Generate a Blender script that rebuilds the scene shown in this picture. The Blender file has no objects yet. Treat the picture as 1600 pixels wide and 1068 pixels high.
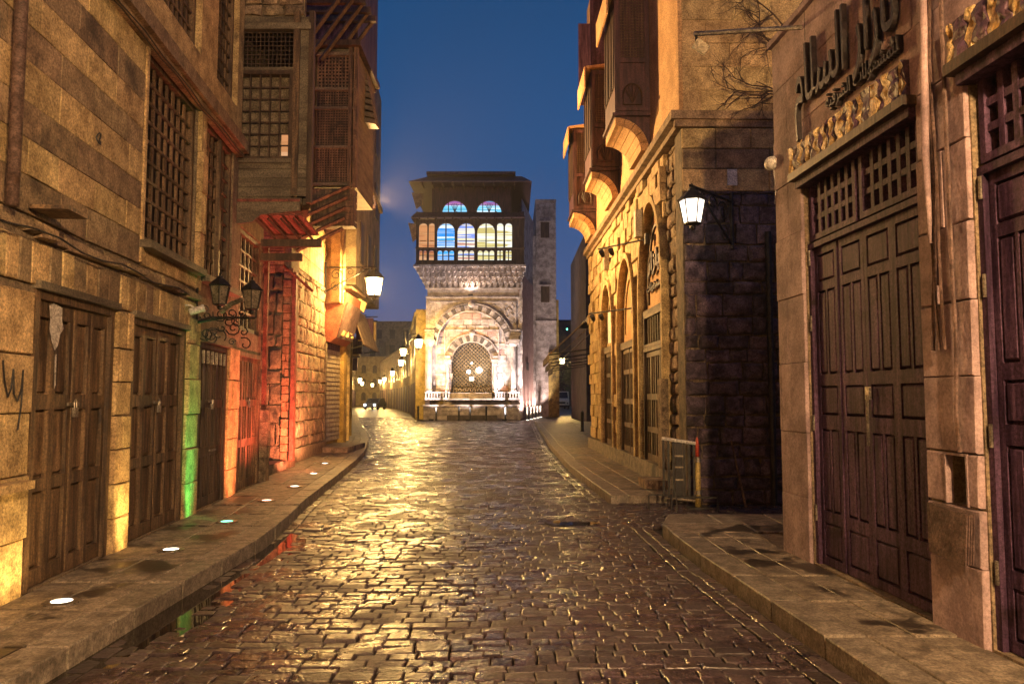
import bpy, math, random
from mathutils import Vector, Matrix
random.seed(7)
R = math.radians
sc = bpy.context.scene
COL = sc.collection
PI = math.pi

# ------------------------------------------------------------------ camera, sky, exposure
cam = bpy.data.objects.new('camera', bpy.data.cameras.new('camera'))
COL.objects.link(cam)
cam.location = (0, 0, 1.6)
cam.rotation_euler = (R(90) + math.atan(86 / 1200.0), 0, 0)
cam.data.lens = 27.0
cam.data.sensor_width = 36.0
cam.data.clip_start = 0.05
cam.data.clip_end = 3000
sc.camera = cam

world = bpy.data.worlds.new('World')
sc.world = world
world.use_nodes = True
wn = world.node_tree
for n in list(wn.nodes):
    wn.nodes.remove(n)
w_out = wn.nodes.new('ShaderNodeOutputWorld')
w_bg = wn.nodes.new('ShaderNodeBackground')
w_tc = wn.nodes.new('ShaderNodeTexCoord')
w_sep = wn.nodes.new('ShaderNodeSeparateXYZ')
w_cr = wn.nodes.new('ShaderNodeValToRGB')
w_sky = wn.nodes.new('ShaderNodeTexSky')
w_sky.sky_type = 'NISHITA'
w_sky.sun_disc = False
w_sky.sun_elevation = R(-6)
w_sky.sun_rotation = R(200)
w_mul = wn.nodes.new('ShaderNodeMixRGB')
w_mul.blend_type = 'ADD'
w_mul.inputs[0].default_value = 0.05
wn.links.new(w_tc.outputs['Generated'], w_sep.inputs[0])
wn.links.new(w_sep.outputs['Z'], w_cr.inputs[0])
cr = w_cr.color_ramp
cr.elements[0].position = 0.0
cr.elements[0].color = (0.105, 0.09, 0.19, 1)
e = cr.elements.new(0.12); e.color = (0.062, 0.105, 0.26, 1)
e = cr.elements.new(0.30); e.color = (0.017, 0.080, 0.225, 1)
e = cr.elements.new(0.50); e.color = (0.009, 0.058, 0.165, 1)
cr.elements[-1].position = 1.0
cr.elements[-1].color = (0.022, 0.035, 0.10, 1)
w_no = wn.nodes.new('ShaderNodeTexNoise'); w_no.inputs['Scale'].default_value = 3.2; w_no.inputs['Detail'].default_value = 5
w_mr = wn.nodes.new('ShaderNodeMapRange'); w_mr.inputs['To Min'].default_value = .84; w_mr.inputs['To Max'].default_value = 1.16
w_vm = wn.nodes.new('ShaderNodeVectorMath'); w_vm.operation = 'SCALE'
wn.links.new(w_tc.outputs['Generated'], w_no.inputs['Vector']); wn.links.new(w_no.outputs[0], w_mr.inputs['Value'])
wn.links.new(w_cr.outputs[0], w_vm.inputs[0]); wn.links.new(w_mr.outputs[0], w_vm.inputs['Scale'])
wn.links.new(w_vm.outputs[0], w_mul.inputs[1])
wn.links.new(w_sky.outputs[0], w_mul.inputs[2])
wn.links.new(w_mul.outputs[0], w_bg.inputs['Color'])
w_bg.inputs['Strength'].default_value = 0.56
wn.links.new(w_bg.outputs[0], w_out.inputs['Surface'])

sc.view_settings.view_transform = 'Standard'
sc.view_settings.look = 'None'
sc.view_settings.exposure = 0.9
sc.view_settings.gamma = 1.0
sc.view_settings.use_curve_mapping = False
sc.cycles.use_denoising = True
sc.cycles.max_bounces = 6
sc.cycles.diffuse_bounces = 3
sc.cycles.glossy_bounces = 3
sc.cycles.transparent_max_bounces = 10
sc.cycles.sample_clamp_indirect = 6.0
sc.cycles.blur_glossy = 0.5
sc.cycles.caustics_reflective = False
sc.cycles.caustics_refractive = False

SODIUM = (1.0, 0.60, 0.17)
AMBER = (1.0, 0.53, 0.13)
WARM = (1.0, 0.74, 0.52)

# ------------------------------------------------------------------ mesh builder
class MB:
    def __init__(s):
        s.v = []; s.f = []; s.m = []
    def add(s, vs, fs, mi=0):
        o = len(s.v); s.v += [tuple(p) for p in vs]
        s.f += [tuple(o + i for i in f) for f in fs]; s.m += [mi] * len(fs)
        return s
    def box(s, x0, x1, y0, y1, z0, z1, mi=0):
        if x1 < x0: x0, x1 = x1, x0
        if y1 < y0: y0, y1 = y1, y0
        if z1 < z0: z0, z1 = z1, z0
        return s.add([(x0,y0,z0),(x1,y0,z0),(x1,y1,z0),(x0,y1,z0),(x0,y0,z1),(x1,y0,z1),(x1,y1,z1),(x0,y1,z1)],
                     [(0,3,2,1),(4,5,6,7),(0,1,5,4),(1,2,6,5),(2,3,7,6),(3,0,4,7)], mi)
    def tube(s, pts, r, n=6, mi=0, cap=True):
        pts = [Vector(p) for p in pts]
        rs = r if isinstance(r, (list, tuple)) else [r] * len(pts)
        base = len(s.v); k = len(pts)
        prev = None
        for i, p in enumerate(pts):
            d = (pts[min(i+1,k-1)] - pts[max(i-1,0)])
            if d.length < 1e-9: d = Vector((0,0,1))
            d.normalize()
            if prev is None:
                a = Vector((0,0,1)) if abs(d.z) < .9 else Vector((1,0,0))
                u = d.cross(a).normalized()
            else:
                u = (prev - d * prev.dot(d))
                u = u.normalized() if u.length > 1e-6 else d.orthogonal().normalized()
            prev = u; w = d.cross(u)
            for j in range(n):
                t = 2*PI*j/n
                s.v.append(tuple(p + (u*math.cos(t) + w*math.sin(t))*rs[i]))
        for i in range(k-1):
            for j in range(n):
                a = base+i*n+j; b = base+i*n+(j+1)%n
                s.f.append((a,b,b+n,a+n)); s.m.append(mi)
        if cap:
            s.f.append(tuple(base+j for j in reversed(range(n)))); s.m.append(mi)
            s.f.append(tuple(base+(k-1)*n+j for j in range(n))); s.m.append(mi)
        return s
    def lathe(s, c, prof, n=12, mi=0, ph=0.0):   # prof: (radius, z)
        base = len(s.v)
        for r_, z_ in prof:
            for j in range(n):
                t = 2*PI*j/n + ph
                s.v.append((c[0]+r_*math.cos(t), c[1]+r_*math.sin(t), c[2]+z_))
        for i in range(len(prof)-1):
            for j in range(n):
                a = base+i*n+j; b = base+i*n+(j+1)%n
                s.f.append((a,b,b+n,a+n)); s.m.append(mi)
        s.f.append(tuple(base+j for j in reversed(range(n)))); s.m.append(mi)
        s.f.append(tuple(base+(len(prof)-1)*n+j for j in range(n))); s.m.append(mi)
        return s
    def extr(s, pts, y0, y1, mi=0):   # polygon (x,z) extruded along y
        n = len(pts)
        s.add([(x,y0,z) for x,z in pts] + [(x,y1,z) for x,z in pts],
              [tuple(range(n)), tuple(reversed(range(n,2*n)))] + [(i,(i+1)%n,(i+1)%n+n,i+n)[::-1] for i in range(n)], mi)
        return s
    def ring(s, outer, inner, y0, y1, mi=0, closed=False):  # strip between two (x,z) paths, extruded along y
        n = len(outer)
        base = len(s.v)
        for y in (y0, y1):
            for p in outer: s.v.append((p[0], y, p[1]))
            for p in inner: s.v.append((p[0], y, p[1]))
        O0, I0, O1, I1 = base, base+n, base+2*n, base+3*n
        rng = range(n if closed else n-1)
        for i in rng:
            j = (i+1) % n
            for f in ((O0+i,O0+j,I0+j,I0+i),(O1+i,I1+i,I1+j,O1+j),(O0+i,O1+i,O1+j,O0+j),(I0+i,I0+j,I1+j,I1+i)):
                s.f.append(f); s.m.append(mi)
        if not closed:
            for f in ((O0,I0,I1,O1),(O0+n-1,O1+n-1,I1+n-1,I0+n-1)):
                s.f.append(f); s.m.append(mi)
        return s
    def mesh(s, name, mats, smooth=False):
        me = bpy.data.meshes.new(name)
        me.from_pydata(s.v, [], s.f)
        for m in (mats if isinstance(mats, (list, tuple)) else [mats]): me.materials.append(m)
        if len(set(s.m)) > 1: me.polygons.foreach_set('material_index', s.m)
        if smooth: me.polygons.foreach_set('use_smooth', [True]*len(s.f))
        me.update()
        return me

def link(name, me, parent=None, loc=(0,0,0), rot=(0,0,0), scale=None, kind=None):
    o = bpy.data.objects.new(name, me)
    COL.objects.link(o)
    if parent is not None: o.parent = parent
    o.location = loc; o.rotation_euler = rot
    if scale: o.scale = scale
    if kind: o['kind'] = kind
    return o
def obj(name, mb, mat, parent=None, smooth=False, kind=None, **k):
    return link(name, mb.mesh(name, mat, smooth), parent, kind=kind, **k)
def thing(name, label, cat, loc=(0,0,0), rz=0.0, group=None):
    o = link(name, None, None, loc, (0,0,rz))
    o['label'] = label; o['category'] = cat
    if group: o['group'] = group
    return o
def tag(o, label, cat, group=None):
    o['label'] = label; o['category'] = cat
    if group: o['group'] = group
    return o
_unit = {}
def bar(name, mat, parent, x0, x1, y0, y1, z0, z1, rot=(0,0,0)):
    """a box part sharing one unit mesh per material"""
    k = mat.name
    if k not in _unit: _unit[k] = MB().box(-.5,.5,-.5,.5,-.5,.5).mesh('piece_'+k, mat)
    return link(name, _unit[k], parent, ((x0+x1)/2,(y0+y1)/2,(z0+z1)/2), rot, (abs(x1-x0),abs(y1-y0),abs(z1-z0)))
def copy_tree(o, parent=None):
    c = o.copy(); COL.objects.link(c)
    if parent is not None: c.parent = parent
    for ch in o.children: copy_tree(ch, c)
    return c

# ------------------------------------------------------------------ materials
def mat(name, c1, c2, scale=6.0, rough=0.8, bump=0.25, bscale=None, vary=0.0, metal=0.0, stretch=(1,1,1),
        c3=None, c3scale=1.2, c3at=0.55, rough2=None, hue=0.0, spec=0.5, bdist=0.02, c3soft=0.12, grit=0.55, grits=46.0):
    m = bpy.data.materials.new(name); m.use_nodes = True
    nt = m.node_tree; N = nt.nodes; L = nt.links
    b = N['Principled BSDF']
    b.inputs['Metallic'].default_value = metal
    b.inputs['Specular IOR Level'].default_value = spec
    g = N.new('ShaderNodeNewGeometry')
    mp = N.new('ShaderNodeMapping'); mp.inputs['Scale'].default_value = stretch
    L.new(g.outputs['Position'], mp.inputs[0])
    n1 = N.new('ShaderNodeTexNoise'); n1.inputs['Scale'].default_value = scale
    n1.inputs['Detail'].default_value = 6; n1.inputs['Roughness'].default_value = 0.65
    L.new(mp.outputs[0], n1.inputs['Vector'])
    ramp = N.new('ShaderNodeValToRGB')
    ramp.color_ramp.elements[0].position = 0.38; ramp.color_ramp.elements[1].position = 0.62
    ramp.color_ramp.elements[0].color = (*c1, 1); ramp.color_ramp.elements[1].color = (*c2, 1)
    L.new(n1.outputs[0], ramp.inputs[0])
    col = ramp.outputs[0]
    fac3 = None
    if c3:
        n3 = N.new('ShaderNodeTexNoise'); n3.inputs['Scale'].default_value = c3scale; n3.inputs['Detail'].default_value = 7
        n3.inputs['Roughness'].default_value = 0.6
        L.new(g.outputs['Position'], n3.inputs['Vector'])
        r3 = N.new('ShaderNodeValToRGB')
        r3.color_ramp.elements[0].position = c3at; r3.color_ramp.elements[1].position = c3at + c3soft
        L.new(n3.outputs[0], r3.inputs[0])
        mx = N.new('ShaderNodeMixRGB'); L.new(r3.outputs[0], mx.inputs[0]); L.new(col, mx.inputs[1]); mx.inputs[2].default_value = (*c3, 1)
        col = mx.outputs[0]; fac3 = r3.outputs[0]
    if grit:
        ng = N.new('ShaderNodeTexNoise'); ng.inputs['Scale'].default_value = grits; ng.inputs['Detail'].default_value = 3; ng.inputs['Roughness'].default_value = .8
        L.new(g.outputs['Position'], ng.inputs['Vector'])
        rg = N.new('ShaderNodeMapRange'); rg.inputs['From Min'].default_value = .34; rg.inputs['From Max'].default_value = .66
        rg.inputs['To Min'].default_value = 1-grit; rg.inputs['To Max'].default_value = 1+grit
        L.new(ng.outputs[0], rg.inputs['Value'])
        vm = N.new('ShaderNodeVectorMath'); vm.operation = 'SCALE'
        L.new(col, vm.inputs[0]); L.new(rg.outputs[0], vm.inputs['Scale']); col = vm.outputs[0]
    if vary or hue:
        oi = N.new('ShaderNodeObjectInfo')
        hs = N.new('ShaderNodeHueSaturation')
        mr = N.new('ShaderNodeMapRange'); mr.inputs['To Min'].default_value = 1-vary; mr.inputs['To Max'].default_value = 1+vary
        L.new(oi.outputs['Random'], mr.inputs['Value']); L.new(mr.outputs[0], hs.inputs['Value'])
        if hue:
            mh = N.new('ShaderNodeMapRange'); mh.inputs['To Min'].default_value = 0.5-hue; mh.inputs['To Max'].default_value = 0.5+hue
            mm = N.new('ShaderNodeMath'); mm.operation = 'FRACT'; mq = N.new('ShaderNodeMath'); mq.operation = 'MULTIPLY'; mq.inputs[1].default_value = 7.31
            L.new(oi.outputs['Random'], mq.inputs[0]); L.new(mq.outputs[0], mm.inputs[0]); L.new(mm.outputs[0], mh.inputs['Value'])
            L.new(mh.outputs[0], hs.inputs['Hue'])
        L.new(col, hs.inputs['Color']); col = hs.outputs[0]
    L.new(col, b.inputs['Base Color'])
    if rough2 is not None:
        mr2 = N.new('ShaderNodeMapRange'); mr2.inputs['To Min'].default_value = rough; mr2.inputs['To Max'].default_value = rough2
        L.new(fac3 if fac3 is not None else n1.outputs[0], mr2.inputs['Value']); L.new(mr2.outputs[0], b.inputs['Roughness'])
    else:
        b.inputs['Roughness'].default_value = rough
    if bump:
        nb = N.new('ShaderNodeTexNoise'); nb.inputs['Scale'].default_value = bscale or scale*4
        nb.inputs['Detail'].default_value = 5
        L.new(mp.outputs[0], nb.inputs['Vector'])
        bp = N.new('ShaderNodeBump'); bp.inputs['Strength'].default_value = min(1, bump*1.4); bp.inputs['Distance'].default_value = bdist
        L.new(nb.outputs[0], bp.inputs['Height']); L.new(bp.outputs[0], b.inputs['Normal'])
    return m
def emis(name, col, strength, clear=0.0):
    m = bpy.data.materials.new(name); m.use_nodes = True
    nt = m.node_tree; N = nt.nodes; L = nt.links
    N.remove(N['Principled BSDF'])
    em = N.new('ShaderNodeEmission'); em.inputs[0].default_value = (*col, 1); em.inputs[1].default_value = strength
    out = N['Material Output']
    if clear:
        tr = N.new('ShaderNodeBsdfTransparent'); mx = N.new('ShaderNodeMixShader'); mx.inputs[0].default_value = clear
        L.new(em.outputs[0], mx.inputs[1]); L.new(tr.outputs[0], mx.inputs[2]); L.new(mx.outputs[0], out.inputs[0])
    else: L.new(em.outputs[0], out.inputs[0])
    return m
def stripes(name, cols, strength, scale=1.6):
    """a lit room seen through a pane: bands of coloured light by height"""
    m = bpy.data.materials.new(name); m.use_nodes = True
    nt = m.node_tree; N = nt.nodes; L = nt.links
    N.remove(N['Principled BSDF'])
    g = N.new('ShaderNodeNewGeometry'); mp = N.new('ShaderNodeMapping'); mp.inputs['Scale'].default_value = (.06,.0,scale)
    L.new(g.outputs['Position'], mp.inputs[0])
    no = N.new('ShaderNodeTexNoise'); no.inputs['Scale'].default_value = 1.7; no.inputs['Detail'].default_value = 2
    L.new(mp.outputs[0], no.inputs['Vector'])
    r = N.new('ShaderNodeValToRGB'); r.color_ramp.interpolation = 'CONSTANT'
    L.new(no.outputs[0], r.inputs[0])
    el = r.color_ramp.elements
    el[0].position = 0; el[0].color = (*cols[0], 1); el[1].position = 0.40; el[1].color = (*cols[1], 1)
    for i, c in enumerate(cols[2:]):
        x = el.new(0.40 + .09*(i+1)); x.color = (*c, 1)
    em = N.new('ShaderNodeEmission'); em.inputs[1].default_value = strength
    L.new(r.outputs[0], em.inputs[0]); L.new(em.outputs[0], N['Material Output'].inputs[0])
    return m

M = {}
M['cobble']   = mat('wet_basalt', (.018,.011,.015), (.068,.046,.050), 9, .19, .62, 30, vary=.4, spec=.65, c3=(.05,.036,.038), c3scale=1.7, c3at=.44, c3soft=.16, rough2=.58, bdist=.012)
M['roadbed']  = mat('wet_grout', (.010,.009,.008), (.03,.026,.022), 14, .30, .6, 40, rough2=.6)
M['fargr']    = mat('wet_far_paving', (.03,.026,.023), (.09,.075,.06), 4, .28, .8, 9, stretch=(1,2.2,1), rough2=.45, bdist=.03)
M['slab']     = mat('pavement_limestone', (.11,.088,.068), (.30,.25,.19), 7, .62, .35, 30, vary=.14, c3=(.035,.027,.022), c3scale=2.1, c3at=.545, c3soft=.05, rough2=.42, bdist=.008)
M['kerb']     = mat('kerb_limestone', (.12,.10,.08), (.28,.24,.19), 7, .55, .4, 28, vary=.12, c3=(.06,.05,.04), c3scale=2.2, c3at=.60, rough2=.3, bdist=.008)
M['lime']     = mat('ochre_limestone', (.28,.19,.085), (.56,.41,.20), 4.5, .85, .5, 34, vary=.16, hue=.008, c3=(.13,.085,.045), c3scale=1.7, c3at=.60, bdist=.012)
M['limedark'] = mat('umber_limestone', (.14,.095,.055), (.30,.215,.125), 5, .85, .5, 34, vary=.18, hue=.008, c3=(.06,.045,.03), c3scale=2.0, c3at=.6, bdist=.012)
M['mortar']   = mat('old_mortar', (.12,.09,.06), (.24,.18,.115), 7, .9, .6, 40, bdist=.012)
M['rubble']   = mat('rubble_stone', (.10,.072,.05), (.34,.25,.16), 6, .9, .9, 22, vary=.28, hue=.01, c3=(.07,.05,.035), c3scale=3, c3at=.6, bdist=.02)
M['laneshade']   = mat('lane_shaded_stone', (.030,.021,.036), (.135,.10,.13), 6, .9, .9, 22, vary=.35, hue=.01, c3=(.03,.024,.028), c3scale=2.2, c3at=.55, bdist=.02)  # shade of the lane put into the stone colour, darker and more purple
M['dark_rub'] = mat('sooty_stone', (.07,.055,.04), (.20,.155,.10), 5, .88, .9, 20, vary=.3, c3=(.03,.024,.018), c3scale=2.4, c3at=.58, bdist=.02)
M['brick']    = mat('old_brick', (.20,.095,.055), (.36,.20,.12), 8, .9, .6, 30, vary=.25, bdist=.01)
M['plaster']  = mat('ochre_plaster', (.40,.23,.10), (.56,.35,.17), 2.2, .88, .35, 40, c3=(.22,.14,.07), c3scale=.9, c3at=.6, bdist=.01)
M['pinkpl']   = mat('mauve_limestone', (.21,.145,.155), (.42,.305,.31), 3.2, .82, .5, 24, vary=.12, grit=.28, c3=(.15,.10,.08), c3scale=1.1, c3at=.6, bdist=.01)
M['yellow']   = mat('yellow_paint', (.17,.115,.03), (.36,.25,.07), 3.5, .8, .4, 30, c3=(.10,.07,.03), c3scale=1.8, c3at=.56)
M['wood']     = mat('weathered_dark_wood', (.022,.012,.008), (.085,.050,.030), 9, .55, .5, 30, vary=.22, stretch=(1,1,.14), bdist=.008)
M['wood2']    = mat('worn_brown_wood', (.035,.019,.011), (.17,.105,.055), 16, .6, .55, 60, vary=.28, stretch=(1,1,.09), c3=(.03,.02,.014), c3scale=3, c3at=.58, bdist=.008)
M['wood3']    = mat('plum_brown_wood', (.028,.013,.033), (.098,.054,.102), 14, .62, .5, 50, vary=.2, stretch=(1,1,.1), spec=.12, c3=(.02,.010,.014), c3scale=3.2, c3at=.6, bdist=.006)
M['beam']     = mat('grey_brown_board', (.075,.06,.042), (.17,.14,.095), 7, .75, .5, 26, vary=.15, stretch=(.2,.2,1), bdist=.01)
M['bayw']     = mat('dark_plum_bay_wood', (.022,.009,.013), (.085,.036,.042), 12, .6, .5, 40, vary=.2, stretch=(1,1,.12), bdist=.008)
M['redlit']  = mat('red_lit_wood', (.10,.026,.02), (.26,.075,.055), 8, .7, .5, 26, bdist=.01)  # red light on the canopy and posts put into the wood colour
M['marble_l'] = mat('gilded_marble', (.35,.20,.06), (.75,.58,.30), 9, .45, 1.0, 18, stretch=(1,1,.5), bdist=.03)
M['marble_d'] = mat('violet_marble', (.03,.016,.03), (.12,.065,.10), 9, .45, 1.0, 18, stretch=(1,1,.5), bdist=.03)
M['iron']     = mat('black_iron', (.008,.008,.009), (.03,.028,.027), 12, .5, .3, 50, metal=.3)
M['steel']    = mat('scuffed_steel', (.16,.14,.12), (.36,.32,.26), 9, .38, .2, 40, metal=.8)
M['tin']      = mat('rusty_tin', (.06,.035,.032), (.17,.11,.095), 7, .6, .3, 30, metal=.2, c3=(.07,.035,.02), c3scale=4, c3at=.56)
M['whitep']   = mat('white_housing', (.5,.48,.44), (.7,.67,.62), 12, .5, .1)
M['void']     = mat('dark_room', (.006,.004,.005), (.018,.013,.012), 3, .9, 0)
M['glassd']   = mat('dusty_dark_glass', (.015,.015,.02), (.05,.05,.055), 8, .14, .1, 20)
M['shutter']  = mat('ribbed_metal_shutter', (.22,.18,.12), (.40,.34,.24), 6, .5, .2, 40, metal=.25)
M['shutterd'] = mat('dark_metal_shutter', (.05,.045,.035), (.12,.10,.08), 6, .5, .2, 40, metal=.25)
M['awning']   = mat('faded_awning_cloth', (.13,.09,.06), (.24,.18,.12), 5, .9, .3, 30)
M['signred']  = mat('rusty_red_panel', (.20,.055,.03), (.32,.11,.06), 6, .6, .3, 30)
M['signylw']  = mat('yellow_sign_board', (.5,.36,.12), (.62,.48,.2), 6, .5, .1)
M['letter']   = mat('dark_cast_letter', (.008,.006,.007), (.028,.02,.02), 10, .4, .2)
M['paper']    = mat('torn_paper', (.34,.31,.27), (.55,.51,.46), 18, .8, .3)
M['sabst']    = mat('warm_grey_stone', (.21,.17,.155), (.50,.42,.385), 2.2, .85, .5, 14, vary=.14, bdist=.03)
M['sabdk']    = mat('dark_inlay_stone', (.06,.045,.04), (.13,.10,.085), 3, .8, .3, 14, vary=.1)
M['sabrd']    = mat('rose_stone', (.34,.19,.16), (.48,.29,.24), 2.5, .85, .4, 14, vary=.12, bdist=.03)
M['lime2']    = mat('pale_ochre_render', (.22,.155,.07), (.44,.33,.16), 1.6, .9, .4, 8, bdist=.03)
M['darkbld']  = mat('dim_render', (.035,.022,.024), (.08,.055,.055), 1.4, .9, .3, 8, bdist=.03)
M['tanbld']   = mat('tan_render', (.15,.11,.07), (.33,.25,.16), 1.8, .9, .3, 8, bdist=.03)
M['lens']     = emis('lamp_lens', (1.0,.90,.72), 4)
M['lensg']    = emis('green_lamp_lens', (.18,1.0,.60), 2.2)
M['lensr']    = emis('red_lamp_lens', (1.0,.50,.34), 3)
M['panelit']  = emis('lit_lantern_pane', (1.0,.72,.34), 12, .45)
M['panewht']  = emis('pale_lantern_pane', (1.0,.82,.64), 4.0, .5)
M['bulb']     = emis('lamp_bulb', (1.0,.80,.45), 60)
M['bulbw']    = emis('pale_bulb', (1.0,.86,.70), 12)
M['panedrk']  = mat('unlit_lantern_pane', (.10,.085,.06), (.22,.18,.13), 9, .15, .1)
M['blue']     = stripes('blue_lit_room', [(.03,.25,.75),(.06,.42,.95),(.75,.88,1.0),(.03,.30,.85),(.35,.55,.95)], .65, 1.9)
M['mixw']     = stripes('pale_lit_room', [(.55,.35,.30),(.85,.78,.55),(.25,.35,.85),(.9,.85,.7),(.55,.25,.2)], .65, 1.9)
M['yelw']     = stripes('yellow_lit_room', [(.55,.45,.12),(.9,.82,.5),(.95,.95,.85),(.6,.5,.18),(.8,.7,.3)], .65, 1.9)
M['orgw']     = stripes('orange_lit_room', [(.45,.16,.07),(.7,.30,.12),(.6,.26,.10),(.75,.4,.2),(.5,.2,.1)], .55, 1.2)
M['violet']   = stripes('violet_glass', [(.20,.05,.22),(.45,.15,.30),(.10,.30,.60),(.35,.12,.40),(.55,.30,.35)], .6, 3)
M['cyan']     = stripes('cyan_glass', [(.08,.40,.60),(.15,.55,.80),(.60,.75,.85),(.08,.35,.60),(.3,.6,.8)], .75, 3)
M['redl']     = emis('tail_lamp', (1,.1,.05), 3)
M['headl']    = emis('car_head_lamp', (.85,.92,1.0), 25)
M['carpaint'] = mat('cream_car_paint', (.60,.55,.42), (.72,.68,.52), 5, .35, .05)
M['cardark']  = mat('dark_car_paint', (.04,.045,.06), (.07,.08,.1), 5, .3, .05)
M['leaf']     = mat('tree_leaf', (.035,.06,.02), (.09,.11,.04), 6, .7, .2, vary=.2)

def lamp_light(kind, name, parent, loc, energy, col, radius=.08, rot=None, spot=None, blend=.6, sx=1.0):
    l = bpy.data.lights.new(name, kind); l.energy = energy; l.color = col
    l.shadow_soft_size = radius
    if kind == 'SPOT': l.spot_size = R(spot); l.spot_blend = blend
    o = bpy.data.objects.new(name, l); COL.objects.link(o); o.parent = parent; o.location = loc
    if rot is not None:
        o.rotation_euler = Vector(rot).to_track_quat('-Z', 'Y').to_euler()
    o.scale = (sx,1,1)
    return o

# ------------------------------------------------------------------ ground
def lerp_poly(P, y):
    if y <= P[0][1]:
        (x0,y0),(x1,y1) = P[0],P[1]
    elif y >= P[-1][1]:
        (x0,y0),(x1,y1) = P[-2],P[-1]
    else:
        for i in range(len(P)-1):
            if P[i][1] <= y <= P[i+1][1]:
                (x0,y0),(x1,y1) = P[i],P[i+1]; break
    t = (y-y0)/(y1-y0)
    return x0 + (x1-x0)*t
KL = [(-2.62,-14),(-2.64,4.4),(-2.66,8.2),(-2.80,9.7),(-2.99,11.1),(-3.36,15),(-3.72,18.5),(-4.16,22),(-5.1,27.5),(-6.17,32.8),(-9.6,48.4),(-13.2,66),(-20,100)]
WL = [(-2.5,-6.3),(-3.69,6.0),(-4.27,12.0),(-4.44,13.7),(-5.0,17.2),(-5.2,21),(-5.15,23.2),(-6.3,30),(-7.6,34),(-11,50),(-14.4,66),(-21.2,100)]
KR2 = [(1.50,11.75),(1.26,16.9),(1.20,24.2),(1.30,35),(1.42,48)]
WR2 = [(2.60,11.75),(2.33,22.8),(3.6,24.2),(4.6,35),(5.6,48)]
KR1 = [(2.15,-2),(1.98,4.4),(1.79,7.3),(1.74,9.7)]
WR1 = [(3.2,-2),(2.83,4.4),(2.66,7.6),(2.60,9.7)]

base = MB().add([(-400,-60,-.045),(400,-60,-.045),(400,600,-.045),(-400,600,-.045)], [(0,1,2,3)])
obj('ground', base, M['roadbed'], kind='structure')
fs = MB().add([(-60,60,-.02),(60,60,-.02),(60,330,-.02),(-60,330,-.02)], [(0,1,2,3)])
obj('far_road', fs, M['fargr'], kind='structure')

def stone_top(mb, c, ztop, zbot, ch, tilt=(0,0), dome=0.0):
    """a paving stone over the quad c (4 ground points), chamfered at its top edge"""
    cx = sum(p[0] for p in c)/4; cy = sum(p[1] for p in c)/4
    vs = []
    for p in c: vs.append((p[0], p[1], zbot))
    for p in c: vs.append((p[0], p[1], ztop-ch*.8 + tilt[0]*(p[0]-cx)+tilt[1]*(p[1]-cy)))
    for p in c:
        dx, dy = cx-p[0], cy-p[1]; L = math.hypot(dx,dy) or 1
        k = min(ch*1.5/L, .5)
        vs.append((p[0]+dx*k, p[1]+dy*k, ztop + tilt[0]*(p[0]-cx)+tilt[1]*(p[1]-cy)))
    fs = []
    for i in range(4):
        j = (i+1)%4
        fs.append((i,j,4+j,4+i)); fs.append((4+i,4+j,8+j,8+i))
    if dome:
        vs.append((cx,cy,ztop+dome))
        for i in range(4): fs.append((8+i,8+(i+1)%4,12))
    else: fs.append((8,9,10,11))
    mb.add(vs, fs)

road = link('road', None, None, kind='structure')
def road_x(y):
    xl = lerp_poly(KL, y) + .02
    if y < 9.75: xr = lerp_poly(KR1, y) - .02
    elif y < 11.75: xr = 5.2
    elif y < 48: xr = lerp_poly(KR2, y) - .02
    else: xr = 1.5 + (y-48)*.1
    if y > 52.3: xr = -6.6 - (y-52.3)*.12
    return xl, xr
field = MB(); cobbles = []
y = 3.9; row = 0
rr = random.Random(3)
while y < 62:
    ph = .122 if y < 26 else .19
    dy = ph*rr.uniform(.80,1.22)
    xl, xr = road_x(y + dy/2)
    gut = .26 if y < 48 else 0
    xr2 = xr - (gut if not 9.75 <= y < 11.75 else 0)
    x = xl + gut*.9 - rr.uniform(0,.15)*(gut == 0)
    sag = rr.uniform(-.012,.012)
    while x < xr2 - .04:
        L = rr.uniform(.10,.25) * (1 if y < 26 else 1.35)
        x1 = min(x+L, xr2)
        if xr2 - x1 < .08: x1 = xr2
        g = .005
        def bow(xx): return .05*math.sin(xx*.9+row*.02) + .012*math.sin(xx*4.1+row)
        jit = lambda: rr.uniform(-.007,.007)
        c = [(x+g+jit(), y+g+bow(x)+jit()),(x1-g+jit(), y+g+bow(x1)+jit()),(x1-g+jit(), y+dy-g+bow(x1)+jit()),(x+g+jit(), y+dy-g+bow(x)+jit())]
        dist_k = min(x-xl, 3)
        low = 0
        if y < 9.4 and x - xl < .62: low = -.021*(1-(x-xl)/.62)*(.62+.5*math.sin(y*2.3+.6)) - .003
        if abs(y-9.9) < .32 and abs(x-.7) < .5: low = -.016
        zt = low + rr.uniform(-.0065,.0065)
        tl = (rr.gauss(0,.022), rr.gauss(0,.038))
        if y < 5.3 and len(cobbles) < 250: cobbles.append((c, zt, tl))
        else: stone_top(field, c, zt, -.045, .008 if y < 26 else .012, tl, .002)
        x = x1
    y += dy; row += 1
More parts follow.
